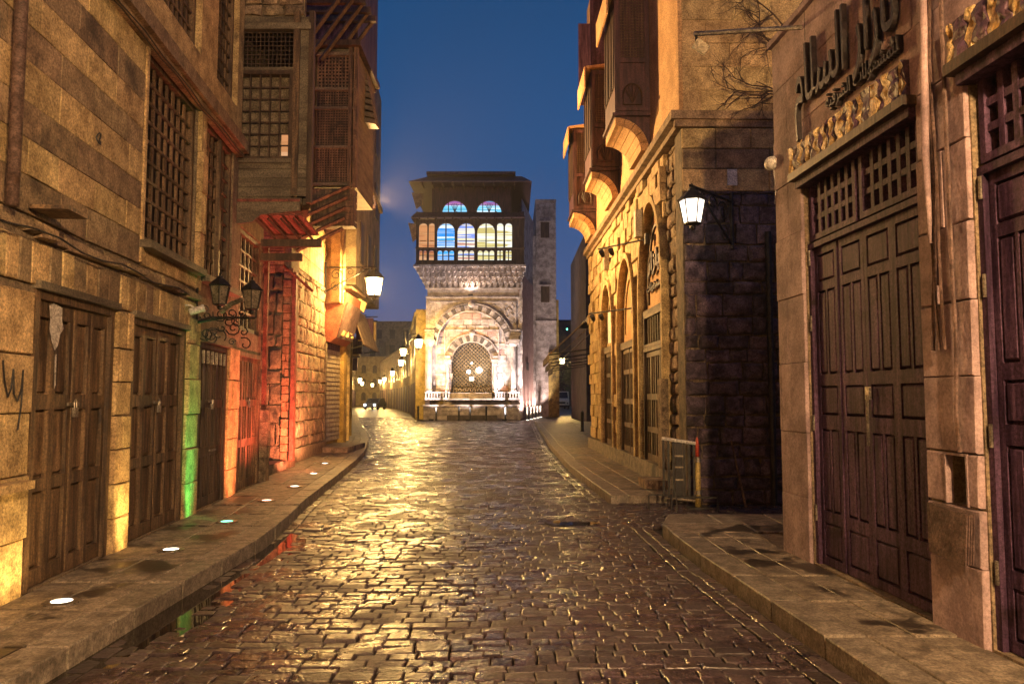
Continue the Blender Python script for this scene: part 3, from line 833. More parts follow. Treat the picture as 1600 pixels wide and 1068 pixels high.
for k in range(6): obj('board', MB().box(1.562,1.59,3.42+k*.43,3.82+k*.43,9.8,14.4), M['wood'], top)
for k in range(5): obj('bracket', MB().tube([(.9,3.5+k*.55,8.8),(1.58,3.5+k*.55,9.72)],.06,4), M['wood'], top)
for k in range(5):
    obj('brace', MB().tube([(1.10,.8+k*.6,8.6+.1*k),(1.95,.9+k*.6,9.9+.1*k)], .05, 4), M['wood'], top)
    obj('joist', MB().box(.6,2.05,.75+k*.6,.87+k*.6,9.85+.1*k,9.98+.1*k), M['wood'], top)
for k in range(4): obj('beam', MB().box(.5,2.1,.5+k*.0,.6,8.9+k*.45,9.02+k*.45), M['wood'], top, rot=(0,R(-14),0), loc=(-1.6,0,.3))

# ------------------------------------------------------------------ LEFT: stone house with recess, shop and beyond
sh = thing('stone_house', 'old stone house wall with dark doorway recess and red lit rubble beside the bays', 'building', (-4.95,16.8,0), math.atan2(4.7,-.25))
#   local x runs along the street away from the camera
obj('wall', MB().box(0,4.4,.03,.6,0,6.2), M['mortar'], sh)
rubble(sh, .55,4.35,.1,4.6,M['rubble'],seed=12,size=.34)
ashlar(sh, .02,.5,.1,3.7,.155,.5,M['brick'],name='brick',seed=13,proud=.05,gap=.008)
ashlar(sh, .05,4.35,4.62,6.15,.4,.7,M['lime'],seed=14,proud=.01)
obj('plinth', MB().extr([(.5,.0),(.5,.42),(4.4,.42),(4.4,.0)],-.09,.02), M['mortar'], sh)
rc = thing('doorway_recess', 'blackened stone recess between the last plank door and the brick pier', 'recess', (-5.65,16.0,0), 0)
obj('wall', MB().box(-.2,1.0,.03,.6,0,5.6), M['mortar'], rc)
rubble(rc, .0,.86,.12,4.2,M['dark_rub'],seed=15,size=.42)
ashlar(rc, .0,.86,4.2,5.5,.16,.4,M['brick'],name='brick',seed=17,proud=.012)
obj('step', MB().box(-.1,1.0,-1.2,-.0,.0,.30), M['slab'], rc)
ashlar(rc, .86,1.06,.3,4.3,.17,.3,M['brick'],name='brick',seed=16,proud=.05)
obj('door_post', MB().box(1.07,1.15,-.12,.0,.3,4.2), M['redlit'], rc)
obj('light_fitting', MB().lathe((.33,-.1,3.45),[(.03,.12),(.05,.08),(.05,.0),(.075,-.05),(.06,-.12),(.02,-.15)],8), M['panedrk'], rc, smooth=True)
# post with red light in its colour & fallen rubble pile
pst = thing('door_post', 'thin red lit timber post at the edge of the stone recess', 'post', (-4.43,13.75,0), 0)
obj('shaft', MB().box(-.035,.035,-.035,.035,.12,4.3), M['redlit'], pst)
for k in range(6):
    bar('stone_block', M['rubble'], pst, -.09+random.uniform(-.01,.01),.10+random.uniform(-.02,.02),-.10,.10,.12+k*.21,.32+k*.21)

SH = math.atan2(2.2, .05)
shop = thing('corner_shop', 'yellow painted shop with ribbed metal shutters and sloping signs beyond the stone wall', 'shop', (-5.19,21.2,0), math.atan2(2.3,.06))
mb = MB(); mb.box(0,2.4,.12,.6,0,8.2); obj('wall', mb, M['yellow'], shop)
bar('pilaster', M['beam'], shop, -.02,.12,-.05,.12,.1,3.1)
bar('pilaster', M['yellow'], shop, 2.05,2.40,-.06,.12,.1,5.0)
def roller(parent, x0, x1, z0, z1, n, m, y=.04):
    s = obj('shutter', MB().box(x0,x1,y+.02,y+.06,z1,z1+.28), M['wood3'], parent)
    for k in range(n):
        z = z0+(z1-z0)*k/n; h = (z1-z0)/n
        obj('shutter_slat', MB().extr([(x0,z+.006),(x0,z+h),(x1,z+h),(x1,z+.006)], y+.01, y+.03).add([(x0,y-.012,z+.02),(x1,y-.012,z+.02),(x1,y+.01,z+h-.01),(x0,y+.01,z+h-.01)],[(0,1,2,3)]), m, s)
roller(shop, .20,1.95,.35,2.95,20,M['shutter'])
bar('shop_step', M['slab'], shop, -.5,1.7,-.80,.10,.1,.26)
shop2 = thing('shuttered_shop', 'narrow shop front with dark ribbed shutter beyond the yellow pilaster', 'shop', (-5.13,23.6,0), math.atan2(6.4,-1.15))
mb = MB(); mb.box(0,6.6,.12,.6,0,4.9); obj('wall', mb, M['yellow'], shop2)
roller(shop2, .5,3.0,.15,2.95,18,M['shutterd'])
roller(shop2, 3.5,6.0,.15,2.95,18,M['shutterd'])
bar('pilaster', M['lime'], shop2, 3.05,3.4,-.05,.12,.1,4.5)
bar('pilaster', M['yellow'], shop2, 6.1,6.5,-.05,.12,.1,4.5)
tall = thing('tall_dark_house', 'dark tall house side rising over the shuttered shops on the left', 'building', (-4.80,23.4,0), math.atan2(6.6,-.45))
mb = MB(); mb.box(0,6.8,.0,2.5,5.05,13.5); obj('wall', mb, M['tanbld'], tall)
for k in range(3):
    for j in range(3):
        obj('window', MB().box(.8+k*2.0,1.6+k*2.0,-.04,.02,5.9+j*2.4,7.2+j*2.4), M['wood'], tall)
bar('cornice', M['lime'], tall, -.05,6.85,-.10,.0,8.9,9.1)
# column fragment and pale wall above the shop sign
uc = thing('colonnette_wall', 'brightly lit yellow upper wall with slim column above the red sign panel', 'wall', (-5.45,20.9,4.2), 0)
obj('wall', MB().box(-.6,.75,.3,.6,.0,3.2), M['lime'], uc)
obj('column', MB().lathe((.18,.18,0),[(.11,0),(.11,.1),(.075,.16),(.07,1.1),(.10,1.18),(.12,1.3)],10), M['lime'], uc, smooth=True)
obj('capital', MB().box(.05,.31,.05,.31,1.3,1.42), M['lime'], uc)
obj('side_wall', MB().box(.45,.70,.1,.6,.0,3.3), M['lime'], uc)
# sloping red sign panel, letters, yellow sign
sg = thing('shop_sign_panel', 'rusty red sign box with raised yellow lettering above the ribbed shutter', 'sign', (-5.1,21.3,3.15), 0)
obj('panel', MB().extr([(-.25,.02),(-.25,1.45),(.50,1.36),(.46,1.12),(.20,.10),(.05,-.02)][::-1], 0, 2.0), M['signred'], sg)
obj('top_board', MB().box(-.25,.62,-.06,2.1,1.46,1.54), M['wood2'], sg)
obj('face_board', MB().add([(.20,.05,.12),(.20,1.95,.12),(.47,1.95,1.10),(.47,.05,1.10),(.25,.05,.11),(.25,1.95,.11),(.52,1.95,1.09),(.52,.05,1.09)],[(0,3,2,1),(4,5,6,7),(0,1,5,4),(1,2,6,5),(2,3,7,6),(3,0,4,7)]), M['tin'], sg)
text_mesh('lettering', arabic('بازار'), 1, .05, M['signylw'], sg, (.30,1.0,.30), (R(75),0,R(90)), width=1.5, height=.6, bold=.012)
sg2 = thing('yellow_sign', 'small tilted pale yellow sign board beside the bright street lamp', 'sign', (-4.90,23.3,4.18), 0)
obj('board', MB().add([(0,0,.62),(.42,.3,.32),(.32,.3,.0),(-.03,0,.36),(0,.05,.63),(.42,.35,.33),(.32,.35,.01),(-.03,.05,.37)],[(0,1,2,3),(7,6,5,4),(0,4,5,1),(1,5,6,2),(2,6,7,3),(3,7,4,0)]), M['signylw'], sg2)
obj('frame', MB().tube([(0,-.02,.62),(.42,.28,.32),(.32,.28,.0),(-.03,-.02,.36),(0,-.02,.62)],.02,4), M['iron'], sg2)
aw = thing('hanging_awning', 'drooping tan cloth awning between the yellow pilaster and dark signs', 'awning', (-5.05,24.0,2.9), 0)
obj('cloth', MB().add([(0,0,1.5),(.0,2.2,1.5),(.50,2.2,.25),(.42,0,.35),(.0,0,1.46),(0,2.2,1.46),(.48,2.2,.21),(.4,0,.31)],[(0,3,2,1),(4,5,6,7),(0,1,5,4),(1,2,6,5),(2,3,7,6),(3,0,4,7)]), M['awning'], aw)
obj('support_rod', MB().tube([(.0,.0,.2),(.42,0,.33)],.02,4).tube([(.0,2.2,.2),(.50,2.2,.25)],.02,4), M['iron'], aw)
r = random.Random(11)
for k in range(7):
    y_ = 27+k*3.2
    xw = lerp_poly(WL, y_)
    s = thing('hanging_shop_sign', ['dark square shop sign hung out over the left pavement','small lit shop sign projecting above the far left shops','dark lantern shaped sign above the far left shops'][k%3] + (', nearest','; second along','; third along','; fourth along','; fifth along','; sixth along','; farthest')[k], 'sign', (xw+.05,y_,3.6+r.uniform(-.4,1.2)), 0, 'signs hung over the left shops')
    obj('board', MB().box(.25,.85+.1*(k%2),-.05,.05,-.3,.45), M['signylw'] if k%3==1 else M['wood3'], s)
    obj('bracket', MB().tube([(0,0,.5),(1.0,0,.5)],.02,4).tube([(0,0,.1),(.6,0,.5)],.015,4), M['iron'], s)

t = thing('floodlight', 'small square floodlight on a bent arm high on the left house against the sky', 'floodlight', (-4.75,19.4,6.75), 0)
obj('arm', MB().tube([(0,0,0),(.55,.1,.02),(.80,.15,.22),(1.02,.2,.02)],.02,5), M['steel'], t)
obj('housing', MB().box(-.13,.13,-.09,.09,-.12,.12).box(-.16,.16,-.11,-.09,-.15,-.11).box(-.16,.16,-.11,-.09,.11,.15).box(-.16,-.12,-.11,-.09,-.11,.11).box(.12,.16,-.11,-.09,-.11,.11), M['whitep'], t, loc=(1.05,.2,-.14), rot=(R(-15),R(-12),R(10)))
obj('glass', MB().box(-.11,.11,-.094,-.091,-.10,.10), M['glassd'], t, loc=(1.05,.2,-.14), rot=(R(-15),R(-12),R(10)))
lamp_light('SPOT','beam',t,(1.28,.2,-.12),4200,(1.0,.55,.20),.08,(6.0,-2.6,2.2),130,.8)

# ------------------------------------------------------------------ street lamps
def lantern(parent, c, s, pane, glow=None):
    """four-sided lantern hanging or standing at c (centre of its glass), s = width"""
    x,y,z = c; ph = PI/4
    f = MB()
    tr, br, h = s*.60, s*.40, s*1.05
    for k in range(6):
        a = ph + 2*PI*k/6
        f.tube([(x+br*math.cos(a),y+br*math.sin(a),z-h/2),(x+tr*math.cos(a),y+tr*math.sin(a),z+h/2)], s*.035, 4)
    f.lathe((x,y,z+h/2),[(tr*1.10,0),(tr*1.18,.05*s),(tr*.8,.28*s),(tr*.35,.5*s),(tr*.3,.6*s),(tr*.08,.66*s),(tr*.14,.76*s),(.01,.86*s)],6,ph=ph)
    f.lathe((x,y,z-h/2),[(.02,-.34*s),(br*.35,-.26*s),(br*.35,-.14*s),(br*1.05,-.06*s),(br*1.08,0)],6,ph=ph)
    obj('lantern_frame', f, M['iron'], parent)
    for k in range(6):
        a0 = ph+2*PI*k/6; a1 = ph+2*PI*(k+1)/6; q = .95
        g = MB().add([(x+br*q*math.cos(a0),y+br*q*math.sin(a0),z-h/2),(x+br*q*math.cos(a1),y+br*q*math.sin(a1),z-h/2),
                      (x+tr*q*math.cos(a1),y+tr*q*math.sin(a1),z+h/2),(x+tr*q*math.cos(a0),y+tr*q*math.sin(a0),z+h/2)],[(0,1,2,3)])
        obj('lantern_pane', g, M[pane], parent)
    if glow:
        obj('bulb', MB().lathe((x,y,z),[(.01,-s*.16),(s*.11,-s*.1),(s*.14,0),(s*.1,s*.1),(.01,s*.16)],8), M[glow], parent, smooth=True)
def scroll(mb, c, r0, turns, r, plane=(Vector((1,0,0)),Vector((0,0,1))), a0=0, sgn=1, n=18):
    c = Vector(c); pts = []
    for i in range(n+1):
        t = i/n; a = a0+sgn*turns*2*PI*t; rad = r0*(1-.82*t)
        pts.append(c+plane[0]*math.cos(a)*rad+plane[1]*math.sin(a)*rad)
    mb.tube(pts, r, 5)
def wall_lamp(label, wall_pt, lamp_pt, s=.42, energy=0, col=SODIUM, pane='panelit', glow='bulb', group='wrought iron wall lamps', radius=.09, arm_up=.55, clutter=True):
    t = thing('street_lamp', label, 'street lamp', wall_pt, 0, group)
    w = Vector((0,0,0)); e = Vector(lamp_pt)-Vector(wall_pt)
    d = Vector((e.x,e.y,0)); L = d.length; u = d.normalized()
    up = Vector((0,0,1)); ztop = e.z+s*1.25
    b = MB()
    b.tube([w+up*(ztop-.02), w+u*L*1.04+up*ztop], .022, 6)
    b.tube([w+up*(ztop-.75), w+up*(ztop+.12)], .030, 6)
    b.tube([w+up*(ztop-.70), w+u*L*.35+up*(ztop-.42), w+u*L*.8+up*(ztop-.10), w+u*L*.95+up*(ztop-.01)], .020, 5)
    if clutter:
        scroll(b, w+u*L*.22+up*(ztop-.22), min(.17,L*.2), 1.4, .014, (u,up), 0, 1)
        scroll(b, w+u*L*.50+up*(ztop-.14), min(.12,L*.16), 1.3, .012, (u,up), PI, -1)
        scroll(b, w+u*L*.20+up*(ztop-.55), min(.13,L*.16), 1.3, .012, (u,up), PI/2, 1)
        scroll(b, w+u*L*.76+up*(ztop-.07), min(.08,L*.12), 1.2, .010, (u,up), 0, -1)
    b.tube([e+up*(s*1.15), e+up*(s*1.30)], .016, 5)
    obj('bracket', b, M['iron'], t)
    lantern(t, tuple(e), s, pane, glow)
    if energy: lamp_light('POINT', 'lamp_glow', t, tuple(e), energy, col, radius)
    return t
wall_lamp('brightly lit street lamp on a scrolled arm over the left shop signs', (-5.12,20.9,4.4), (-3.80,21.0,4.62), .44, 4600, (1.0,.56,.16))
# pale lamp on the side-lane wall
wall_lamp('pale lit street lamp with pointed cap at the rubble corner on the right', (3.35,11.55,4.2), (2.56,10.75,4.22), .30, 1.5, WARM, 'panewht', 'bulbw', clutter=True)
# lamps behind the viewpoint; the farther one is added as fill light
wall_lamp('street lamp on the right wall behind the viewpoint', (3.12,-1.2,4.1), (2.0,-1.2,4.5), .42, 13000, (1.0,.60,.27), radius=.07)
wall_lamp('unseen fill lamp added on the right wall far behind the viewpoint', (3.6,-11,4.1), (2.3,-11,4.5), .42, 14000, (1.0,.60,.27))
# unlit pair of lanterns on the green pillar
t = thing('double_wall_lamp', 'unlit pair of black iron lanterns on scrolled brackets by the green lit pillar', 'street lamp', (-4.07,9.8,2.65), 0)
b = MB()
for (dx,dz,ln) in ((.30,0,.30),(.72,-.05,.72)):
    b.tube([(0,0,-.10),(dx*.5,.12,-.02),(dx,.2,-.02)], .016, 5); b.tube([(dx,.2,-.02),(dx,.2,.10)], .014, 5)
rs = random.Random(2)
for k in range(16):
    cx = rs.uniform(-.02,.62); cz = rs.uniform(-.32,.12)-cx*.12
    scroll(b, (cx,rs.uniform(.02,.22),cz), rs.uniform(.05,.11), rs.uniform(.9,1.5), .009, (Vector((1,.3,0)).normalized(),Vector((0,0,1))), rs.uniform(0,6), rs.choice((-1,1)), 12)
b.tube([(.02,0,-.35),(.02,0,.35)], .02, 5)
obj('bracket', b, M['iron'], t)
lantern(t, (.24,.2,.28), .22, 'panedrk'); lantern(t, (.66,.2,.22), .22, 'panedrk')
obj('curved_tube', MB().tube([(.30,.1,.05),(.45,.05,.15),(.62,.0,.20)], [.035,.035,.03], 8), M['steel'], t)

# lamps along the far left street
far_lamps = [(-7.0,50.5,5.1,-6.15),(-8.0,58.5,5.0,-8.3),(-9.7,70,4.7,-10.1),(-13.2,88,4.3,-13.7),(-17.4,106,4.0,-17.6),(-20.0,120,4.0,-20.6),(-19.6,94,3.6,-18.6),(-24.4,116,3.6,-22.6),(-26,130,3.6,-23.6)]
ords = ('beside the stone fountain house','second along the right row','third along the right row','fourth along the right row','fifth along the right row','farthest along the right row','nearest of the left row','second of the left row','farthest of the left row')
for k,(xw,yy,zz,xl) in enumerate(far_lamps):
    wall_lamp('glowing lamp of the far left street, '+ords[k], (xw,yy,zz-.2), (xl,yy-.05,zz), .5, (5200,1300,2600,1500,2600,2200,1500,2600,1800)[k], SODIUM, clutter=False, group='lamps of the far street', radius=.14)

# ------------------------------------------------------------------ ground lights
names = ['nearest to the camera','second from the camera','green one by the green pillar','reddish one under the red pillar','just past the red pillar','beside the stone recess','farthest, near the shop step']
GL = [(-3.26,5.68),(-3.31,7.58),(-3.39,9.26),(-3.51,11.13),(-3.60,12.86),(-3.83,14.98),(-4.17,17.27)]
for k,(x,y) in enumerate(GL):
    t = thing('ground_light', 'round light set in the left pavement, '+names[k], 'ground light', (x,y,.12), 0, 'lights set in the left pavement')
    obj('rim', MB().lathe((0,0,0),[(.125,-.02),(.125,.008),(.074,.013),(.074,.004)],20), M['steel'], t)
    obj('lens', MB().lathe((0,0,0),[(.073,-.01),(.073,.007),(.05,.012),(.005,.013)],20), M['lensg'] if k==2 else M['lensr'] if k in (3,) else M['lens'], t, smooth=True)
    wx = lerp_poly(WL, y)
    tgt = {0:(-.66,.02,.70),1:(-.66,.03,.62),2:(-.66,.42,.66),3:(-.72,.52,.75),4:(-.50,-.05,1.9),5:(-1.1,1.9,1.9),6:(-.85,1.2,1.5)}[k]
    colr = [(1,.60,.20),(1,.62,.20),(.10,1.0,.22),(1.0,.24,.10),(1.0,.17,.09),(1.0,.24,.10),(1.0,.36,.15)][k]
    en = [20,45,75,210,420,760,400][k]
    lamp_light('SPOT', 'beam', t, (0,0,.03), en, colr, .04, tgt, [128,128,120,120,118,110,110][k], .95, sx=[1,.30,.16,.30,1,1,1][k])

# ------------------------------------------------------------------ RIGHT: near building
B_ANG = math.atan2(-.9986, .0522)
rb = thing('bazaar_building', 'smooth mauve stone building with raised arabic lettering and two tall panelled doors on the right', 'building', (2.66,7.61,0), B_ANG)
dR = [(.60,2.42,.12,3.62),(2.98,4.80,.12,3.62),(5.6,7.4,.12,3.6)]
wall_core(rb, 0, 12, 0, 5.14, .6, dR+[(2.66,2.86,.93,1.25)], M['mortar'], y=.02)
obj('roof', MB().box(.0,12,.605,7.5,4.9,5.08), M['pinkpl'], rb)
obj('side_wall', MB().box(.005,.5,.62,7.5,0,4.89), M['pinkpl'], rb)
for h in dR: recess(rb, *h, .30)
sk = lambda a,b,c,d: any(h[0]-.01 < (a+b)/2 < h[1]+.01 and (c+d)/2 < h[3]+.02 for h in dR)
ashlar(rb, 0, .59, .1, 3.66, .62, .7, M['pinkpl'], seed=31, proud=.012, gap=.002, ch=.004, jit=.001)
for (a_,b_,c_,d_) in ((2.44,2.97,.1,.925),(2.44,2.655,.93,1.25),(2.865,2.97,.93,1.25),(2.44,2.97,1.255,3.66)):
    ashlar(rb, a_, b_, c_, d_, .5, .8, M['pinkpl'], seed=32, proud=.016, gap=.004, ch=.007, jit=.004)
ashlar(rb, 4.82, 5.58, .1, 3.66, .52, .4, M['pinkpl'], seed=33, proud=.012, gap=.003, ch=.005, jit=.002)
ashlar(rb, 0, 7.5, 3.66, 5.14, .49, .85, M['pinkpl'], seed=34, proud=.012, gap=.0015, ch=.003, jit=.0005)
bar('ledge', M['pinkpl'], rb, -.02,7.6,-.05,.28,5.14,5.20)
def tall_door(h, wd, label):
    x0,x1,z0,z1 = h
    d = door(rb, x0,x1,z0,3.00,4,[(.20,.50,1),(.60,1.32,2),(1.44,1.70,1),(1.80,2.55,2),(2.63,2.88,1)],wd,y=.10,frame=.05,label=label,lock=False,raised=True)
    # transom with two grids of small square openings
    n = 2; w = (x1-x0)/n
    for k in range(n):
        a = x0+.03+w*k; b = x0-.03+w*(k+1)
        tr = obj('transom', MB().box(a,b,.05,.13,3.02,3.07).box(a,b,.05,.13,3.54,3.60).box(a,a+.05,.05,.13,3.07,3.54).box(b-.05,b,.05,.13,3.07,3.54), wd, d)
        mb = MB(); aa,bb = a+.05,b-.05; cols_ = 6
        for i in range(1,cols_):
            xx = aa+(bb-aa)*i/cols_; mb.box(xx-.024,xx+.024,.065,.12,3.07,3.54)
        for j in range(1,3):
            zz = 3.07+.47*j/3; 
            for i in range(cols_):
                xa_ = aa+(bb-aa)*i/cols_+(.024 if i else 0); xb_ = aa+(bb-aa)*(i+1)/cols_-(.024 if i<cols_-1 else 0)
                mb.box(xa_,xb_,.067,.118,zz-.024,zz+.024)
        obj('transom_grid', mb, wd, d)
    for zz in (.5,1.3,2.2,2.8):
        obj('hinge', MB().tube([(x0+.035,.035,zz),(x0+.035,.035,zz+.14)],.012,6), M['steel'], d)
    obj('door_ring', MB().tube([(x0+(x1-x0)/2+.05,.05,1.62),(x0+(x1-x0)/2+.05,.05,1.22)],.012,6).box(x0+(x1-x0)/2+.02,x0+(x1-x0)/2+.08,.05,.07,1.58,1.68), M['steel'], d)
    return d
tall_door(dR[0], M['wood3'], 'tall panelled plum brown door nearer the side lane')
tall_door(dR[1], M['wood3'], 'tall panelled door at the right edge of the photo')
tall_door(dR[2], M['wood3'], None)
for h in dR[:2]:
    bar('door_head', M['wood'], rb, h[0]-.06,h[1]+.05,-.11,.06,3.60,3.67)
    bar('door_head', M['wood3'], rb, h[0]-.02,h[1]+.02,-.055,.06,3.53,3.598)
# wavy marble frieze above each door: alternating pieces
for (xa,xb) in ((.44,2.40),(2.88,4.9)):
    x = xa; k = 0; rr2 = random.Random(int(xa*10))
    while x < xb-.02:
        w = rr2.uniform(.05,.13); xe = min(x+w,xb); mb = MB()
        nz = 6; L_ = []; 
        for j in range(nz+1):
            z = 3.70+(3.95-3.70)*j/nz; off = .022*math.sin(j*1.9+k*.7+x*8)
            L_.append((x+off*(0 if x==xa else 1), xe+.022*math.sin(j*1.9+(k+1)*.7+xe*8)*(0 if xe>=xb else 1), z))
        vs = []
        for (a,b,z) in L_:
            d = -.045+rr2.uniform(-.014,.014)
            vs += [(a,.02,z),(a+.003,d,z),((a+b)/2,d-rr2.uniform(-.01,.02),z),(b-.003,d,z),(b,.02,z)]
        fs = []
        for j in range(nz):
            for q in range(4): fs.append((j*5+q,j*5+q+1,(j+1)*5+q+1,(j+1)*5+q))
        fs.append((4,3,2,1,0)); fs.append(tuple(nz*5+q for q in range(5)))
        mb.add(vs,fs); obj('marble_piece', mb, M['marble_l'] if k%2==0 else M['marble_d'], rb)
        x = xe; k += 1
# box niche, hanging tin door, cables on the pier
nb = thing('meter_niche', 'open meter box niche with a rusty tin door hanging below it on the pier', 'meter box', (2.66,7.61,0), B_ANG)
obj('niche_frame', MB().box(2.645,2.66,-.03,.02,.93,1.25).box(2.86,2.875,-.03,.02,.93,1.25).box(2.66,2.86,-.03,.02,1.235,1.25), M['pinkpl'], nb)
obj('back_plate', MB().box(2.64,2.88,.16,.17,.90,1.27), M['void'], nb)
obj('box_door', MB().box(2.72,2.855,.10,.11,.94,1.17), M['tin'], nb)
for k in range(4):
    obj('tin_sheet', MB().add([(2.58+k*.012,-.05-k*.025,.62),(2.93+k*.014,-.045-k*.025,.60),(2.95+k*.014,-.04-k*.024,.90),(2.60+k*.01,-.06-k*.025,.93),
        (2.58+k*.012,-.058-k*.025,.62),(2.93+k*.014,-.053-k*.025,.60),(2.95+k*.014,-.048-k*.024,.90),(2.60+k*.01,-.068-k*.025,.93)],[(0,1,2,3),(7,6,5,4),(0,4,5,1),(1,5,6,2),(2,6,7,3),(3,7,4,0)]), M['tin'], nb)
mb = MB()
for k in range(4):
    mb.tube([(2.60+.05*k+.02*math.sin(k*2+j*.9),-.04-.01*k-.012*math.sin(j*1.3+k),5.1-j*.32) for j in range(0,11)], .009+.004*(k==1), 5)
mb.tube([(2.84,-.05,5.1),(2.84,-.05,2.3),(2.86,-.055,1.9),(2.82,-.05,1.5),(2.83,-.04,1.26)], .014, 6)
obj('cable', mb, M['tin'], nb)
obj('cable_sleeve', MB().tube([(2.70,-.06,4.9),(2.72,-.09,4.0),(2.69,-.10,3.2),(2.66,-.07,2.6)], [.022,.028,.024,.015], 8), M['pinkpl'], nb, smooth=True)
bar('conduit_box', M['pinkpl'], nb, 2.62,2.68,-.05,-.01,2.2,2.32)
# lettering: reads right to left along the wall; local +x is the reader's right
l1 = text_mesh('lettering', arabic('بازار السلام'), 1, .045, M['letter'], rb, (1.50,-.050,4.24), (R(90),0,0), width=1.68, height=.84, bold=.0)
l1['label'] = 'large dark raised arabic lettering above the door'
l2 = text_mesh('lettering', arabic('للمشغولات الشرقية'), 1, .05, M['letter'], rb, (1.80,-.04,4.03), (R(90),0,0), width=1.10, height=.17, bold=.0)
l2['label'] = 'small dark raised arabic line under the large lettering'
# floodlight arm, siren
fl = thing('floodlight', 'thin horizontal steel arm with a small floodlight reaching from the right building', 'floodlight', (2.72,6.9,5.0), 0)
obj('arm', MB().tube([(0,0,.02),(-1.02,.05,-.02)], .022, 6), M['steel'], fl)
obj('mount', MB().box(-.03,.06,-.07,.07,-.14,.26), M['iron'], fl)
obj('clamp', MB().box(-.02,.03,-.05,.05,.10,.24), M['whitep'], fl)
obj('hanger', MB().tube([(-1.0,.05,.0),(-1.0,.05,-.10)], .012, 5), M['iron'], fl)
obj('lamp_head', MB().box(-.07,.07,-.05,.05,-.04,.05), M['shutter'], fl, loc=(-.96,.05,-.15), rot=(R(20),R(35),0))
sr = thing('siren', 'round white siren housing with dangling wire at the corner of the right building', 'siren', (2.62,7.60,3.95), 0)
obj('housing', MB().lathe((0,0,0),[(.02,-.07),(.06,-.05),(.072,0),(.06,.05),(.02,.075)],14), M['whitep'], sr, smooth=True, rot=(R(90),0,0))
obj('face', MB().lathe((0,-.0,0),[(.04,-.06),(.04,-.082)],12), M['iron'], sr, rot=(R(90),0,0))
obj('wire', MB().tube([(.02,0,-.06),(.03,-.02,-.25),(.02,0,-.42)], .006, 4), M['whitep'], sr)

# ------------------------------------------------------------------ RIGHT: rubble corner house
C_ANG = math.atan2(-.9997, .025)
# local +x points towards the camera, so points farther along the street have negative x
cb = thing('corner_house', 'rubble stone corner house with pointed arches below and orange plastered wall above', 'building', (2.6,11.6,0), C_ANG)
arches = [(1.30,3.30,3.30,5.15),(3.95,5.95,2.95,4.60),(6.75,8.55,2.95,4.42)]   # near s, far s, spring-ish z, apex
drs = [(1.40,3.20,.42,3.15),(3.98,5.80,.42,2.72),(6.75,8.40,.42,2.78)]
def arch_pts(a, b, zs, za, n=8, k=0.0):
    """pointed arch outline from (a,zs) up to the apex and down to (b,zs)"""
    w = (b-a)/2; c = (a+b)/2; P = []
    for i in range(n+1):
        t = i/n; P.append((a-k+(w+k)*(1-math.cos(t*PI/2))**1.0*1.0, zs+(za+k*1.4-zs)*math.sin(t*PI/2)**.92))
    for i in range(n-1,-1,-1):
        t = i/n; P.append((b+k-(w+k)*(1-math.cos(t*PI/2)), zs+(za+k*1.4-zs)*math.sin(t*PI/2)**.92))
    return P
def in_arch(x, z):
    s = -x
    for (a,b,zs,za),(da,db,dz0,dz1) in zip(arches,drs):
        if a-.02 < s < b+.02:
            if z < zs+.02: return True
            w = (b-a)/2; c = (a+b)/2; u = min(1,abs(s-c)/w)
            # invert arch
            t = math.acos(max(-1,min(1,u)))
            if z < zs+(za-zs)*math.sin(t)**.92+.04: return True
    return False
obj('wall', MB().box(-11.4,-.02,.14,.9,0,5.9), M['mortar'], cb)
obj('front_wall', MB().box(-.9,-.02,.9,6.5,0,5.9), M['mortar'], cb)
skA = lambda a,b,c,d: in_arch((a+b)/2,(c+d)/2) or in_arch(a,(c+d)/2) or in_arch(b,(c+d)/2)
rubble(cb, -1.28,-.0,.1,5.75,M['rubble'],seed=41,size=.27,skip=skA,y=.10)
ashlar(cb, -11.4,-1.28,.45,5.75,.30,.50,M['lime'],seed=42,proud=.10,skip=skA,y=.10,gap=.005,ch=.01)
for (a,b,z0,z1) in ((1.28,1.38,.1,3.3),(3.32,3.93,.1,2.95),(5.97,6.73,.1,2.95)):
    pass
obj('plinth', MB().box(-11.4,-1.0,-.05,.12,0,.42), M['slab'], cb)
obj('loose_block', MB().box(-1.55,-.95,-.42,-.06,.12,.26), M['rubble'], cb)
obj('pier_base', MB().box(-1.36,-1.06,-.12,.0,.42,1.9), M['rubble'], cb)
